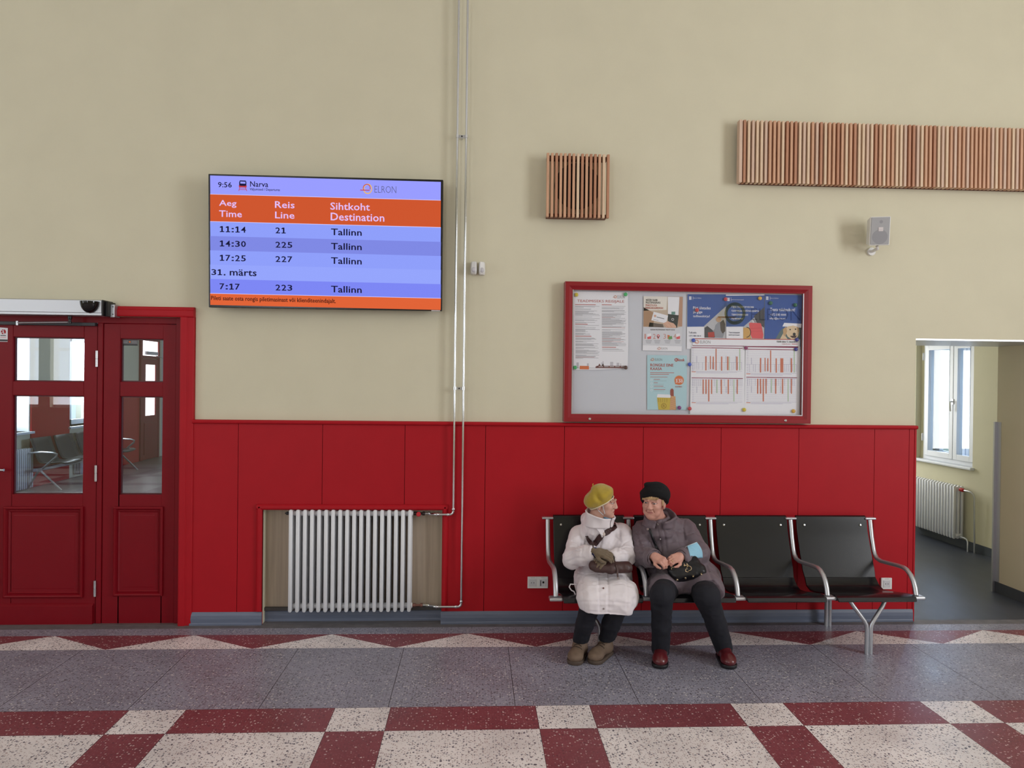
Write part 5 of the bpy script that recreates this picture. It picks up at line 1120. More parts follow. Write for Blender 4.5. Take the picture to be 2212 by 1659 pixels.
c.chain([shR, elR, elR*.45+wrR*.55, wrR*.92+elR*.08], [.064, .062, .058, .052], .028); c.chain([shL, elL, elL*.45+wrL*.55, wrL*.92+elL*.08], [.064, .062, .058, .052], .028)
c.chain([hiR+np.array([0, 0, .0]), knR+np.array([.0, .03, .0])], [.098, .086], .05); c.chain([hiL, knL+np.array([0, .03, 0])], [.098, .086], .05)
km = (knR+knL)/2; c.box(km+np.array([.008, -.010, -.040]), (.150, .070, .085), .045, .05); c.box((km+hip)/2+np.array([.004, 0, .005]), (.165, .24, .075), .06, .05)
c.ell(q3(1364, 1286, -.68), (.035, .08, .075), .04)
nk = h1+f1 @ np.array([0, -.035, -.155]); c.cone(nk+np.array([.004, -.01, -.035]), nk+np.array([.010, -.015, .020]), .098, .082, .03)      # funnel collar
c.ell(q3(1274, 1122, -.28), (.062, .090, .052), .025); c.ell(q3(1284, 1112, -.26), (.055, .06, .045), .02)                               # hood and lapel
c.cone(nk+np.array([.012, -.012, .01]), nk+np.array([.020, -.02, .09]), .066, .070, .012, 'sub')
c.cone(wrR*.85+elR*.15, wrR*1.35-elR*.35, .034, .038, .006, 'sub'); c.cone(wrL*.85+elL*.15, wrL*1.35-elL*.35, .034, .038, .006, 'sub')
c.half((.80, -.80, .348), (-.06, 0, -1), 0); 
wk = cloth(.0085, 12, 30, 2)
coat1 = organic('coat', c, WCOAT, p1, wrinkle=wk, relax=0)
B1 = bvh_of(coat1)
def regroove(o, B, lines):
    me = o.data; V = np.array([v.co[:] for v in me.vertices]); off = np.array(o.matrix_world.translation); N = np.array([v.normal[:] for v in me.vertices])
    for pts, depth, w in lines:
        Q = []
        for i in range(len(pts)-1):
            for k in range(5): t = k/5; Q.append(A3(hit(B, pts[i][0]*(1-t)+pts[i+1][0]*t, pts[i][1]*(1-t)+pts[i+1][1]*t)[0])-off)
        Q.append(A3(hit(B, *pts[-1])[0])-off)
        d = np.min([segdist(V, Q[i], Q[i+1]) for i in range(len(Q)-1)], axis=0); V = V-N*(depth*np.exp(-(d/w)**2))[:, None]
    me.vertices.foreach_set('co', V.ravel()); me.update()
regroove(coat1, B1, [([(1250, 1300), (1290, 1300), (1330, 1301), (1362, 1305)], .004, .007), ([(1250, 1319), (1300, 1323), (1350, 1327)], .004, .006), ([(1257, 1245), (1258, 1280), (1262, 1318)], .003, .006), ([(1353, 1245), (1356, 1280), (1354, 1318)], .003, .006),
  ([(1293, 1238), (1294, 1275), (1296, 1322)], .006, .006), ([(1313, 1238), (1314, 1275), (1313, 1322)], .006, .006), ([(1254, 1140), (1258, 1170), (1256, 1200)], .006, .008), ([(1338, 1145), (1340, 1170), (1333, 1190)], .005, .008), ([(1303, 1133), (1303, 1155), (1296, 1185)], .006, .006), ([(1267, 1117), (1282, 1128), (1297, 1134)], .006, .006), ([(1318, 1130), (1330, 1160), (1345, 1172)], .004, .007), ([(1285, 1150), (1278, 1170), (1272, 1180)], .005, .007), ([(1224, 1200), (1240, 1190), (1258, 1187)], .007, .006), ([(1226, 1213), (1245, 1205), (1262, 1206)], .006, .006), ([(1236, 1168), (1246, 1172), (1254, 1182)], .006, .006), ([(1233, 1180), (1243, 1181), (1250, 1188)], .005, .005), ([(1362, 1182), (1350, 1181), (1340, 1187)], .006, .006), ([(1364, 1196), (1350, 1192), (1336, 1196)], .006, .006), ([(1358, 1168), (1349, 1172), (1343, 1180)], .005, .005), ([(1240, 1222), (1258, 1226), (1272, 1222)], .007, .007), ([(1246, 1236), (1262, 1240), (1285, 1239)], .006, .008), ([(1340, 1240), (1355, 1244), (1366, 1252)], .006, .008), ([(1252, 1256), (1268, 1262), (1285, 1262)], .005, .008), ([(1325, 1262), (1345, 1260), (1362, 1266)], .005, .008), ([(1322, 1140), (1316, 1156), (1312, 1172)], .005, .008), ([(1270, 1135), (1268, 1155), (1264, 1176)], .006, .007), ([(1330, 1150), (1326, 1166), (1318, 1180)], .005, .007)])
B1 = bvh_of(coat1)
METAL = mat('grey_snap', (170, 160, 160), .3, .8); DKB = mat('dark_snap', (46, 42, 48), .35)
for x, y, r, M in ((1317, 1117, .007, DKB), (1304, 1121.5, .007, DKB), (1328.5, 1123.5, .006, DKB), (1303.5, 1271, .006, mat('brown_snap', (120, 88, 84), .4)), (1304, 1315, .006, METAL)): button_on(B1, x, y, r, M, 'button', coat1)
def collar(nk, r, hts, tilt, M, par, name, gap=.35, flare=.012, yaw=0.0, th=.012):
    rings = []; n = 30
    for j, (hh_, rr_) in enumerate(((-.02, 1.08), (.25, 1.03), (.6, 1.0), (.92, 1.04), (1.0, 1.08))):
        R_ = []
        for k in range(n):
            a = yaw-math.pi/2+gap/2+(2*math.pi-gap)*k/(n-1); back = (1-math.cos(a-yaw+math.pi/2))/2; hgt = hts[0]*(1-back)+hts[1]*back
            wob = 1+.05*math.sin(a*5+j)+.03*math.sin(a*11)
            R_.append(Vector((nk[0]+r[0]*rr_*wob*math.cos(a)+tilt[0]*hh_, nk[1]+r[1]*rr_*wob*math.sin(a)+tilt[1]*hh_, nk[2]+hgt*hh_)))
        rings.append(R_)
    o = MB().loft(rings, M, cap=False, closed=False).build(name, par, angle=80); sm = o.modifiers.new('t', 'SOLIDIFY'); sm.thickness = th; sm.offset = 0; sb = o.modifiers.new('s', 'SUBSURF'); sb.levels = 1; sb.render_levels = 1; return o
collar(nk+np.array([.010, -.020, -.012]), (.094, .098), (.064, .115), (.012, -.012), WCOAT, coat1, 'collar', .14, yaw=.75)
ribbon_on(B1, [(1276, 1126), (1286, 1132), (1295, 1142), (1300, 1150), (1302, 1157)], .040, .007, WCOAT, 'lapel', coat1, off=.004)
# little belt end sticking out on the left of the skirt
MB().loft([[PY(1231+dx_, 1262+dy_, yy) for yy in (-.60, -.62)] for dx_, dy_ in ((14, 2), (2, 1), (0, 6), (4, 12), (10, 15), (20, 40))], WCOAT, cap=False, closed=False).build('belt_tab', coat1).modifiers.new('t', 'SOLIDIFY').thickness = .008
GLV = mat('olive_brown_knit', (112, 96, 76), .9, noise=.08, nscale=60, bump=.25, bscale=700, sheen=.3)
NVC = mat('navy_knit_cuff', (22, 34, 92), .9, bump=.2, bscale=600)
for w_, e_, M in ((wrR, elR, NVC), (wrL, elL, mat('black_knit_cuff', (18, 18, 24), .9))):
    d_ = (w_-e_)/np.linalg.norm(w_-e_); organic('cuff', Field(w_-.09, w_+.09, .005).cone(w_-d_*.05, w_+d_*.022, .034, .031), M, p1)
# gloves: the right hand lies over the left one
g = Field(q3(1265, 1240, -.74)-np.array([.0, .06, .0]), q3(1345, 1170, -.52)+np.array([.0, .06, .0]), .0026)
hand(g, q3(1287, 1191, -.630), q3(1322, 1201, -.69)-q3(1287, 1191, -.630), (.05, -.62, .78), .84, False, [.40, .46, .50, .54], .4, 1.10, .0105)
organic('glove', g, GLV, p1, wrinkle=lambda V, N: .0011*nz(V, 60, 4))
g = Field(q3(1262, 1245, -.76)-np.array([.0, .06, .0]), q3(1345, 1170, -.52)+np.array([.0, .06, .0]), .0026)
hand(g, q3(1314, 1201, -.61), q3(1289, 1216, -.685)-q3(1314, 1201, -.61), (-.15, -.72, .68), .86, True, [.60, .55, .55, .6], .5, 1.15, .0105)
organic('glove', g, GLV, p1, wrinkle=lambda V, N: .0011*nz(V, 60, 9))
t_ = Field((.52, -1.0, .04), (1.1, -.45, .50), .006)
t_.chain([hiR*.3+knR*.7, knR+np.array([0, .02, -.02]), knR*.45+anR*.55, anR+np.array([0, 0, .0])], [.075, .066, .056, .050], .02); t_.chain([hiL*.3+knL*.7, knL+np.array([0, .02, -.02]), knL*.45+anL*.55, anL+np.array([0, 0, .0])], [.075, .066, .058, .052], .02)
t_.half((0, 0, anR[2]+.012), (0, 0, -1))
organic('trousers', t_, NAVY, p1, wrinkle=cloth(.004, 14, 34, 5))
BOOT = mat('taupe_suede', (112, 92, 76), .75, noise=.12, nscale=26, bump=.2, bscale=300); SOLE = mat('brown_rubber_sole', (82, 68, 58), .7); LACE = mat('dark_lace', (58, 44, 36), .8)
def boot(an, toe, M, SM, lace=True, slip=False, tall=.07, par=None, name='boot'):
    an, toe = np.array(an), np.array(toe); d = toe-an; d[2] = 0; L_ = np.linalg.norm(d); d /= L_; sd = np.array([-d[1], d[0], 0]); r = .040
    he = np.array([an[0], an[1], 0])-d*.018; fr_ = np.stack([sd, d, np.array([0, 0, 1.0])], 1)
    f_ = Field(np.minimum(an, toe)-np.array([.09, .09, .0])*1.2+np.array([0, 0, -.0])-np.array([0, 0, an[2]]), np.maximum(an, toe)+np.array([.1, .1, .09]), .0045)
    f_.chain([an+np.array([0, 0, tall*.5]), an*np.array([1, 1, 0])+np.array([0, 0, .062])-d*.004], [.044, .046], .02)
    f_.ell(he+np.array([0, 0, .048]), (.038, .042, .040), .02, fr_); f_.cone(he+d*.03+np.array([0, 0, .062]), he+d*(L_*.72)+np.array([0, 0, .050]), .042, .038, .03)
    f_.ell(he+d*(L_-.030)+np.array([0, 0, .044]), (.047, .060, .034), .03, fr_)
    f_.half((0, 0, .018), (0, 0, -1), .004)
    o = organic(name, f_, M, par, wrinkle=(cloth(.0022, 20, 50, 8) if lace else None)); 
    so = Field(np.minimum(an, toe)-np.array([.1, .1, .0])-np.array([0, 0, an[2]]), np.maximum(an, toe)+np.array([.1, .1, 0]), .0045)
    so.cone(he+np.array([0, 0, .02]), he+d*(L_-.03)+np.array([0, 0, .02]), .046, .053, .01); so.half((0, 0, .026), (0, 0, 1)); so.half((0, 0, .001), (0, 0, -1))
    organic('sole', so, SM, o)
    if lace:
        B = bvh_of(o)
        for k in range(4):
            cz_ = he+d*(L_*.16+k*.024); zt__ = .14-.019*k
            P_l = [B.find_nearest(Vector(cz_+sd*a+np.array([0, 0, zt__-.01*abs(a)/.02])))[0] for a in (-.026, -.012, 0, .012, .026)]
            MB().tube([p+Vector((0, 0, .002))+Vector(d)*.002 for p in P_l], .0028, LACE, 6).build('lace', o)
    return o
boot(anR, A3(PZ(1238, 1438)), BOOT, SOLE, par=p1); boot(anL, A3(PZ(1279, 1436)), BOOT, SOLE, par=p1)
# beret with a pale edge
BER = mat('mustard_felt', (176, 150, 50), .95, noise=.08, nscale=30, bump=.2, bscale=380, sheen=.4)
bc = q3(1297, 1073.5, -.36); ba = q3(1281, 1099, -.40); bb = q3(1331, 1074, -.44)
ed = (bb-ba); ed /= np.linalg.norm(ed); eo = np.cross(ed, np.array([0, 1, 0])); eo /= np.linalg.norm(eo); eo = eo if eo[2] > 0 else -eo; el_ = np.cross(eo, ed); bf = np.stack([ed, el_, eo], 1); bm_ = (ba+bb)/2
h_ = Field(bc-.17, bc+.17, .004); h_.ell(bc+eo*.012-ed*.006, (.106, .108, .052), .02, bf); h_.ell(bc-ed*.062+eo*.002, (.052, .085, .046), .03, bf); h_.cone(bm_-eo*.01+np.array([0, .055, 0]), bm_+eo*.045+np.array([0, .06, 0]), .074, .084, .03)
h_.ell(bc+eo*.072-ed*.055, (.016, .03, .016), .03, bf, 'sub'); h_.ell(bc-ed*.025+eo*.03+np.array([0, -.105, 0]), (.012, .02, .035), .03, bf, 'sub')
h_.half(bm_, -eo); bo = organic('beret', h_, BER, p1, wrinkle=cloth(.004, 10, 22, 3), relax=1)
Vb = np.array([v.co[:] for v in bo.data.vertices])+np.array(bo.matrix_world.translation); near = Vb[np.abs((Vb-bm_) @ eo) < .006]
cc = near.mean(0); ang = np.arctan2((near-cc) @ el_, (near-cc) @ ed); rr2 = np.linalg.norm((near-cc)-((near-cc) @ eo)[:, None]*eo, axis=1)
ring_ = []
for k in range(40):
    a = -math.pi+2*math.pi*k/40; m_ = np.abs((ang-a+math.pi) % (2*math.pi)-math.pi) < .2; R_ = rr2[m_].max() if m_.any() else .09; ring_.append(Vector(cc+(ed*math.cos(a)+el_*math.sin(a))*(R_-.002)))
MB().tube(ring_+[ring_[0], ring_[1]], .0042, mat('cream_piping', (226, 214, 184), .8), 8).build('piping', bo)
tp = Vector(q3(1281, 1050, -.36)); MB().tube([tp, tp+Vector((-.002, 0, .010)), tp+Vector((.001, 0, .018))], [.005, .0035, .003], BER, 8).build('stalk', bo)
# grey hair at the temple, mask pulled under the chin
hr = Field(h1-.15, h1+.15, .004); HRG = mat('grey_brown_hair', (84, 74, 70), .7, bump=.4, bscale=300)
hr.ell(h1+f1 @ (np.array([0, -.014, .034])*s1), np.array([.0755, .094, .085])*s1, .005, f1); hr.half(h1+f1 @ np.array([0, .045, .0]), f1 @ np.array([0, .85, -.55])); hr.half(h1+f1 @ np.array([0, 0, -.028]), f1 @ np.array([0, -.2, -1.0]))
organic('hair', hr, HRG, p1, wrinkle=lambda V, N: .002*nz(V*np.array([1, 1, .4]), 120, 2))
MK = mat('pale_blue_mask_cloth', (104, 160, 196), .8); MKW = mat('white_mask_cloth', (206, 222, 232), .8)
mk = Field(h1-.16, h1+.16, .0032); mk.ell(h1+f1 @ (np.array([0, .044, -.088])*s1), np.array([.056, .062, .046])*s1, .005, f1); mk.half(h1+f1 @ np.array([0, .0, -.083]), f1 @ np.array([0, .25, 1.0])); mk.half(h1+f1 @ np.array([0, 0, -.118]), f1 @ np.array([0, 0, -1.0])); mk.half(h1+f1 @ np.array([0, .006, 0]), f1 @ np.array([0, -1.0, 0]))
mko = organic('face_mask', mk, MK, p1)
L1 = lambda a, b_, c_: Vector(h1+f1 @ (np.array([a, b_, c_])*s1))
MB().tube([L1(-.083, -.020, .026), L1(-.080, .012, .018), L1(-.074, .026, -.02), L1(-.064, .040, -.072)], .0018, MKW, 6).tube([L1(-.083, -.020, .026), L1(-.084, -.03, -.02), L1(-.074, -.004, -.055), L1(-.062, .030, -.085)], .0018, MKW, 6).build('ear_loop', mko)
# brown shoulder bag across her lap
LEA = mat('dark_brown_leather', (66, 42, 40), .5, noise=.12, nscale=20, bump=.12, bscale=260)
bag = thing('shoulder_bag', 'dark brown slim shoulder bag lying across the white coat under the gloved hands', 'bag', tuple(q3(1320, 1236, -.62)))
bgm = Field(q3(1262, 1250, -.80)-.05, q3(1378, 1200, -.50)+.05, .0045); b0, b1_, b2_ = q3(1281, 1222, -.645), q3(1318, 1226, -.665), q3(1357, 1225, -.645)
bgm.chain([b0, b1_, b2_], [.027, .031, .029], .012, flat=((0, .75, .66), 1.35)); bgm.box((b0+b2_)/2+np.array([0, 0, -.004]), (.118, .040, .028), .018, .01); bgo = organic('pouch', bgm, LEA, bag, wrinkle=cloth(.003, 22, 50, 6))
BB1 = bvh_of(bgo)
tabp = [hit(BB1, 1327, 1213, .004)[0], hit(BB1, 1331, 1222, .006)[0], hit(BB1, 1333, 1232, .006)[0], PY(1334, 1242, -.71), PY(1335, 1250, -.715)]
MB().tube(tabp, [.007, .007, .0065, .006, .006], LEA, 8, flat=.4).build('strap_end', bag); MB().tube([tabp[-1]+Vector((0, -.004, .012)), tabp[-1]+Vector((0, -.004, -.003))], .0068, METAL, 8, flat=.5).build('metal_tip', bag)
ribbon_on(B1, [(1341, 1124), (1331, 1134), (1318, 1145), (1306, 1152)], .040, .004, LEA, 'strap', bag, off=.006)
ribbon_on(B1, [(1299, 1155), (1293, 1164), (1286, 1172), (1280, 1180)], .046, .004, LEA, 'strap', bag, off=.005)
ribbon_on(B1, [(1268, 1157), (1273, 1168), (1280, 1178)], .030, .004, LEA, 'strap_end', bag, off=.005)
for x, y in ((1311, 1146.5), (1315, 1143)): button_on(B1, x, y, .0035, METAL, 'rivet', bag, .016)
MB().lathe(hit(B1, 1301, 1153, .010)[0], (-.3, -1, .2), [(.012, -.004), (.014, .002), (.009, .006)], mat('pale_ring', (206, 190, 180), .4), 14).build('ring', bag)
# ---------------------------------------------------------------- person in the grey-purple coat
p2 = thing('person', 'seated person in a mauve-grey padded coat and black knitted hat holding a handbag', 'person', tuple(PY(1490, 1425, -.80)[:2])+(0,))
h2 = q3(1413, 1083.5, -.39); f2 = frame(math.radians(-33), math.radians(-5), math.radians(-2)); s2 = .94
hip, chest = q3(1478, 1248, -.37), q3(1441, 1182, -.32)
shR, shL = q3(1387, 1147, -.29), q3(1482, 1145, -.28); elR, elL = q3(1386, 1203, -.44), q3(1509, 1196, -.45); wrR, wrL = q3(1410, 1206, -.60), q3(1474, 1205, -.60)
hiR, hiL = q3(1448, 1262, -.42), q3(1510, 1262, -.42); knR, knL = q3(1431, 1283, -.83), q3(1528, 1287, -.83); anR, anL = q3(1427, 1404, -.71), q3(1563, 1398, -.71)
hw1, hw2 = q3(1414, 1202, -.625), q3(1470, 1202, -.625)
b = Field((1.02, -1.06, 0.0), (1.86, -.12, 1.14), (.011, .011, .012), [(h2[0]-.13, h2[0]+.12, .0027), (hw1[0]-.02, hw2[0]+.02, .0034)], [(h2[1]-.15, h2[1]+.12, .0030), (hw1[1]-.13, hw1[1]+.05, .0034)], [(h2[2]-.15, h2[2]+.14, .0027), (hw1[2]-.10, hw1[2]+.05, .0030)])
add_head(b, h2, f2, s2)
b.chain([h2+f2 @ np.array([0, -.03, -.12]), (shR+shL)/2+np.array([0, 0, .02]), chest, hip], [.05, .066, .09, .11], .05)
b.chain([shR+np.array([.02, 0, -.02]), elR, hw1], [.045, .038, .026], .03); b.chain([shL+np.array([-.02, 0, -.02]), elL, hw2], [.045, .038, .026], .03)
b.chain([hiR, knR, anR], [.07, .05, .034], .03); b.chain([hiL, knL, anL], [.07, .05, .034], .03); b.cone(anR, anR*[1, 1, 0]+np.array([0, -.05, .04]), .030, .022, .02); b.cone(anL, anL*[1, 1, 0]+np.array([.02, -.05, .04]), .030, .022, .02)
tR = hand(b, hw1, q3(1436, 1214, -.69)-hw1, (-.05, -.70, .72), .80, False, [.80, .84, .86, .88], .5, 1.0, .0100)
tL = hand(b, hw2, q3(1445, 1211, -.69)-hw2, (.12, -.72, .70), .80, True, [.78, .76, .78, .82], .5, 1.0, .0100)
organic('body', b, None, p2, colour=face_colours(h2, f2, s2), mats=[SKIN2, LIP, EYEW, IRIS, BROW, LID])
GRY = mat('mauve_grey_coat_cloth', (104, 90, 98), .62, noise=.05, nscale=12, bump=.14, bscale=380, sheen=.15)
c = Field((1.00, -1.02, .28), (1.86, -.10, .98), .0065)
c.ell(chest+np.array([.01, 0, -.02]), (.190, .130, .165), .06).ell(hip+np.array([-.005, -.03, .03]), (.235, .175, .125), .07).ell((hip+chest)/2+np.array([0, -.02, 0]), (.20, .145, .13), .06)
c.chain([shR+np.array([.02, 0, 0]), (shR+shL)/2+np.array([0, .01, .04]), shL+np.array([-.02, 0, 0])], [.064, .082, .066], .05)
c.chain([shR, elR, elR*.4+wrR*.6, wrR], [.070, .064, .058, .054], .028); c.chain([shL, elL, elL*.4+wrL*.6, wrL], [.074, .072, .062, .055], .028)
c.chain([hiR+np.array([-.01, 0, .01]), q3(1432, 1268, -.66)], [.105, .088], .05); c.chain([hiL+np.array([.03, 0, .01]), q3(1524, 1266, -.68)], [.112, .092], .05); c.box(q3(1478, 1258, -.58), (.15, .10, .055), .04, .05)
c.ell(q3(1540, 1272, -.60), (.055, .13, .07), .05); c.ell(q3(1412, 1276, -.56), (.045, .13, .07), .05)
nk2 = h2+f2 @ np.array([0, -.035, -.15])+np.array([.012, 0, -.008])
c.cone(nk2+np.array([.01, -.005, -.05]), nk2+np.array([.004, -.012, .0]), .105, .088, .03)
c.cone(nk2+np.array([.0, -.012, .0]), nk2+np.array([-.004, -.02, .08]), .066, .072, .012, 'sub')
c.cone(wrR*.85+elR*.15, wrR*1.4-elR*.4, .036, .042, .006, 'sub'); c.cone(wrL*.85+elL*.15, wrL*1.4-elL*.4, .036, .042, .006, 'sub')
c.half(q3(1430, 1262, -.74), (0, -1, -.25)); c.half((0, 0, .315), (0, 0, -1))
coat2 = organic('coat', c, GRY, p2, wrinkle=cloth(.0095, 12, 30, 14), relax=0)
B2 = bvh_of(coat2)
regroove(coat2, B2, [([(1430, 1125), (1437, 1160), (1441, 1195)], .007, .006), ([(1419, 1130), (1424, 1160), (1430, 1190)], .005, .005), ([(1480, 1118), (1476, 1140), (1480, 1165)], .007, .006), ([(1376, 1150), (1382, 1175), (1390, 1188)], .007, .007), ([(1445, 1150), (1460, 1147), (1474, 1150)], .005, .006), ([(1448, 1172), (1462, 1168), (1478, 1172)], .005, .007), ([(1456, 1140), (1464, 1160), (1468, 1180)], .004, .005), ([(1400, 1150), (1404, 1165), (1402, 1182)], .005, .006),
  ([(1484, 1155), (1500, 1150), (1510, 1158)], .006, .006), ([(1486, 1168), (1502, 1165), (1516, 1172)], .006, .006), ([(1490, 1180), (1506, 1182), (1520, 1186)], .006, .006), ([(1370, 1178), (1382, 1182), (1392, 1180)], .006, .006), ([(1372, 1194), (1386, 1196), (1398, 1192)], .006, .006), ([(1376, 1212), (1390, 1211), (1402, 1208)], .005, .006), ([(1526, 1222), (1534, 1240), (1540, 1256)], .006, .008), ([(1405, 1240), (1420, 1236), (1432, 1240)], .006, .007), ([(1500, 1212), (1514, 1206), (1524, 1198)], .006, .006), ([(1396, 1128), (1406, 1136), (1416, 1140)], .005, .005), ([(1450, 1125), (1462, 1120), (1472, 1122)], .005, .006)])
B2 = bvh_of(coat2)
collar(nk2+np.array([.008, -.014, -.022]), (.100, .104), (.050, .118), (.006, -.008), GRY, coat2, 'collar', .5, yaw=-.25, th=.016)
for x, y in ((1420.5, 1133), (1426, 1164.5)): button_on(B2, x, y, .008, METAL, 'button', coat2, .006)
cuffm = GRY
for w_, e_ in ((wrR, elR), (wrL, elL)):
    d_ = (w_-e_)/np.linalg.norm(w_-e_); rg = []
    u_ = np.cross(d_, [0, 0, 1.0]); u_ /= np.linalg.norm(u_); v_ = np.cross(d_, u_)
    for off_, r_ in ((-.035, .058), (-.03, .063), (.0, .064), (.022, .060), (.026, .054), (.015, .048), (-.01, .046)): rg.append([Vector(w_+d_*off_+(u_*math.cos(t)+v_*math.sin(t))*r_*(1+.05*math.sin(3*t+off_*40))) for t in np.linspace(0, 2*math.pi, 20, endpoint=False)])
    MB().loft(rg, GRY, cap=False).build('cuff', coat2, angle=60)
SCF = mat('black_knit_scarf', (14, 14, 18), .95, bump=.3, bscale=200)
sf = Field(nk2-.17, nk2+.17, .005); 
sf.chain([nk2+f2 @ np.array([math.cos(t)*.054, .000+math.sin(t)*.058, -.002+.012*math.sin(t*2)]) for t in np.linspace(-.7, math.pi+.7, 12)], [.022]*12, .02)
organic('scarf', sf, SCF, p2, wrinkle=cloth(.004, 24, 60, 3))
HAT = mat('black_knitted_wool', (12, 12, 16), .95, noise=.2, nscale=60, bump=.35, bscale=260)
hc = q3(1415, 1070, -.385); ha_, hx_, hb_ = q3(1384, 1070, -.44), q3(1402, 1068.5, -.475), q3(1438, 1094, -.365); ho = np.cross(hx_-ha_, hb_-ha_); ho /= np.linalg.norm(ho); ho = ho if ho[2] > 0 else -ho; hd = np.cross(np.array([0, 1.0, 0]), ho); hd /= np.linalg.norm(hd); hl_ = np.cross(ho, hd); hf = np.stack([hd, hl_, ho], 1); hm = (ha_+hb_)/2; hm = hm+(h2-hm)*.6-ho*(((h2-hm)*.6) @ ho)
k_ = Field(hc-.18, hc+.18, .004); k_.ell(hc+np.array([.004, 0, .0]), (.097, .112, .090), .02, hf); k_.ell(hm+ho*.020, (.094, .108, .040), .015, hf); k_.ell(hm+ho*.055, (.098, .110, .022), .010, hf); k_.ell(hc+np.array([-.055, -.01, .075]), (.026, .03, .016), .02)
k_.half(hm-ho*.002, -ho); organic('hat', k_, HAT, p2, wrinkle=lambda V, N: .0007*np.sin(((V-hm) @ ho)*900+3*nz(V, 30, 1))+.004*nz(V*np.array([.5, .5, 2]), 22, 5), relax=0)
HRB = mat('ash_blond_hair', (196, 164, 122), .55, noise=.18, nscale=60, bump=.4, bscale=400)
L2 = lambda a, b_, c_: Vector(h2+f2 @ (np.array([a, b_, c_])*s2))
hr = Field(h2-.16, h2+.16, .0032); hr.ell(h2+f2 @ (np.array([0, -.012, .036])*s2), np.array([.077, .096, .087])*s2, .005, f2)
hr.half(h2+f2 @ np.array([0, 0, .046]), f2 @ np.array([.55, .15, -.9])); organic('hair', hr, HRB, p2, wrinkle=lambda V, N: .003*nz(((V-h2) @ f2)*np.array([1, 1, .15]), 150, 3))
hh_ = bpy.data.objects[[o.name for o in p2.children if o.name.startswith('hair')][0]]
for k in range(20):
    a = -.062+.0060*k; z_ = .038-.004*abs(k-6)/12+.004*math.sin(k*2.3); MB().tube([L2(a, .076-abs(a)*.35, z_+.030), L2(a-.002, .088-abs(a)*.40, z_+.005), L2(a-.007, .093-abs(a)*.48, z_-.018+.005*(k % 2)+(.014 if k > 12 else 0)+.004*math.sin(k*4.1))], [.0058, .0050, .0018], HRB, 6, flat=.5).build('lock', hh_)
MB().tube([L2(.071, .020, .03), L2(.075, .026, .005), L2(.073, .022, -.018)], [.008, .007, .002], HRB, 6, flat=.5).build('lock', hh_)
MB().ell(L2(.079, -.002, -.041), (.0055, .0055, .0055), METAL, 10, 6).build('earring', p2)
t_ = Field((1.05, -1.06, .04), (1.88, -.40, .58), .006)
t_.chain([hiR*.55+knR*.45, knR+np.array([0, .015, -.005]), knR*.45+anR*.55, anR], [.084, .073, .060, .056], .02); t_.chain([hiL*.55+knL*.45, knL+np.array([0, .015, -.005]), knL*.45+anL*.55, anL], [.090, .080, .062, .058], .02); t_.chain([hiR*.6+knR*.4, hiL*.6+knL*.4], [.07, .07], .04)
t_.half((0, 0, anR[2]-.03), (0, 0, -1)); organic('trousers', t_, NAVY, p2, wrinkle=cloth(.0045, 12, 30, 9))
OXB = mat('oxblood_leather', (92, 28, 34), .28, noise=.12, nscale=14, coat=.3); BSOL = mat('black_shoe_sole', (20, 19, 24), .5)
for an_, tp_ in ((anR, (1425, 1446)), (anL, (1578, 1447))):
    o = boot(an_, A3(PZ(*tp_)), OXB, BSOL, lace=False, par=p2, name='shoe')
    tz_ = A3(PZ(*tp_)); d_ = tz_-an_; d_[2] = 0; d_ /= np.linalg.norm(d_); sd = np.array([-d_[1], d_[0], 0]); B = bvh_of(o)
    for q_ in (-1, 1): MB().tube([B.find_nearest(Vector(an_*[1, 1, 0]+d_*f+sd*q_*.04+np.array([0, 0, z])))[0] for f, z in ((.030, .10), (.034, .075), (.036, .05))], .0055, BSOL, 6).build('elastic_gusset', o)
# gold ring on the left hand
rp = np.array(tL[1][1])*.45+np.array(tL[1][2])*.55; rd = np.array(tL[1][2])-np.array(tL[1][1]); MB().lathe(rp, rd, [(.0095, -.0025), (.0112, -.0015), (.0112, .0015), (.0095, .0025)], mat('pale_gold', (226, 206, 170), .2, 1.0), 18).build('ring', p2)
# black handbag on the lap
HB = mat('black_soft_leather', (14, 14, 20), .38, noise=.2, nscale=30, bump=.15, bscale=220); GOLD = mat('pale_gold', (226, 206, 170), .2, 1.0)
hbag = thing('handbag', 'small black leather handbag with metal studs on the lap of the mauve coat', 'bag', tuple(q3(1482, 1252, -.68)))
hq = q3(1480, 1232, -.655); ux = q3(1516, 1226, -.655)-q3(1444, 1238, -.655); ux /= np.linalg.norm(ux); nx = np.array([0, -.80, .60]); nx -= ux*(nx @ ux); nx /= np.linalg.norm(nx); uz = np.cross(ux, nx)*1; uz = uz if uz[2] > 0 else -uz; hbf = np.stack([ux, nx, uz], 1)
HL = lambda a, b_, c_: hq+hbf @ np.array([a, b_, c_])
k_ = Field(hq-.2, hq+.2, .0042); k_.box(hq, (.112, .036, .060), .028, .015, hbf); k_.box(HL(.025, 0, -.02), (.105, .042, .040), .03, .02, hbf); k_.cone(HL(-.105, 0, .055), HL(.08, 0, .064), .022, .022, .015)
k_.box(HL(-.128, 0, -.052), (.03, .06, .05), .01, .02, np.stack([(ux+uz*.75)/np.linalg.norm(ux+uz*.75), nx, (uz-ux*.75)/np.linalg.norm(uz-ux*.75)], 1), 'sub')
hbo = organic('bag_body', k_, HB, hbag, wrinkle=cloth(.004, 18, 44, 6)); HBV = bvh_of(hbo)
for x, y in ((1463, 1252), (1480.5, 1248.5), (1497, 1244), (1515, 1239.5)): button_on(HBV, x, y, .0068, GOLD, 'stud', hbag, .005)
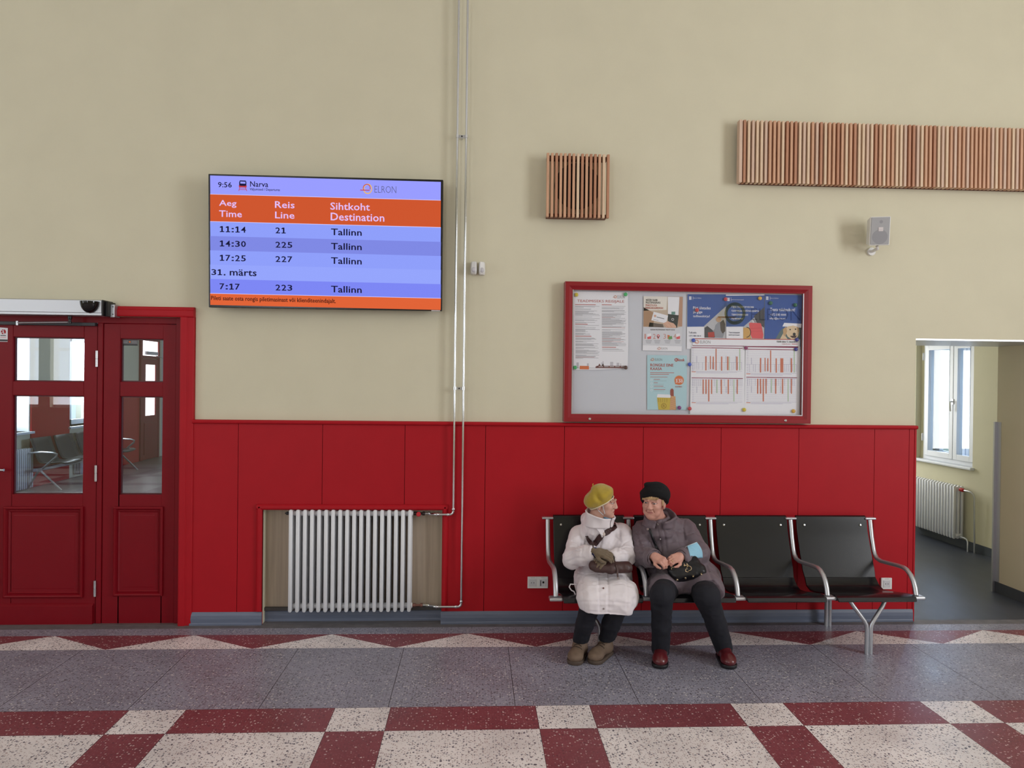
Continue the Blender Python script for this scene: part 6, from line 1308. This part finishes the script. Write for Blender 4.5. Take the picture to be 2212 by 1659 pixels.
def ringat(px, py, R_, r_, tilt=0, name='eyelet', a0=0, a1=360):
    p, n = hit(HBV, px, py, .004); n = np.array(n); e1 = ux-n*(ux @ n); e1 /= np.linalg.norm(e1); e2 = np.cross(n, e1); N_ = 16
    pts = [Vector(np.array(p)+(e1*math.cos(math.radians(a0+(a1-a0)*k/N_))+e2*math.sin(math.radians(a0+(a1-a0)*k/N_)))*R_) for k in range(N_+1)]; return MB().tube(pts, r_, GOLD, 6).build(name, hbag)
ringat(1454, 1229, .010, .0018, a0=20, a1=200); ringat(1488.5, 1228, .015, .0024, name='clasp', a0=-120, a1=150); ringat(1484.5, 1233, .012, .0022, name='clasp', a0=60, a1=300)
p_, n_ = hit(HBV, 1482, 1222, .003); MB().tube([p_-Vector(ux)*.016, p_+Vector(ux)*.016], .0035, GOLD, 8).build('clasp_bar', hbag); 
for dx_ in (-.009, .009): MB().tube([p_+Vector(ux)*dx_-Vector(uz)*.004, p_+Vector(ux)*dx_+Vector(uz)*.012], .0026, GOLD, 6).build('clasp_pin', hbag)
ribbon_on(B2, [(1399, 1128), (1402, 1140), (1409, 1158), (1417, 1178), (1427, 1200)], .018, .0035, HB, 'strap', hbag, off=.006)
p_, n_ = hit(B2, 1403, 1143, .012); MB().box(p_.x-.011, p_.x+.011, p_.y-.003, p_.y+.003, p_.z-.008, p_.z+.008, METAL).build('buckle', hbag, bevel=.002)
# blue mask hanging from the left forearm
fmk = thing('face_mask', 'pale blue pleated face mask hanging from the mauve coat sleeve', 'mask', tuple(q3(1502, 1208, -.55)))
FMB = mat('sky_blue_mask_pleats', (150, 200, 224), .8); FMW = mat('white_mask_edge', (222, 234, 242), .8)
co = [(1484.5, 1180), (1505, 1171.5), (1516, 1187), (1516.5, 1204), (1496, 1207.5), (1491, 1203)]
rows_ = []; nu, nv = 16, 9
for j in range(nv+1):
    v = j/nv; R_ = []
    for i in range(nu+1):
        u = i/nu; A_ = (1484.5+(1505-1484.5)*u, 1180+(1171.5-1180)*u); B_ = (1492+(1517-1492)*u, 1206+(1205-1206)*u)
        bul = math.sin(math.pi*v)*u*4.5; x_ = A_[0]+(B_[0]-A_[0])*v+bul; y_ = A_[1]+(B_[1]-A_[1])*v
        p = hit(B2, x_, y_, .0)[0]; base = PY(x_, y_, -.560-.012*math.sin(math.pi*u)); p = base if base.y < p.y-.006 else PY(x_, y_, p.y-.008)
        R_.append(p+Vector((0, .004*math.sin(v*math.pi*7+u*1.2)*math.sin(math.pi*min(1, u*1.4+.1)), 0)))
    rows_.append(R_)
fo = MB().loft(rows_, FMB, cap=False, closed=False).build('mask_panel', fmk, angle=80); fo.modifiers.new('t', 'SOLIDIFY').thickness = .003
MB().tube(rows_[0], .0026, FMW, 6).build('edge_band', fmk); MB().tube([r_[-1] for r_ in rows_], .0022, FMW, 6).build('edge_band', fmk)
e_ = rows_[0][0]; MB().tube([rows_[0][0], PY(1481, 1182, e_.y-.01), PY(1482, 1190, e_.y-.012), PY(1487, 1196, e_.y-.01), rows_[-1][0]], .0016, FMW, 6).build('ear_loop', fmk)
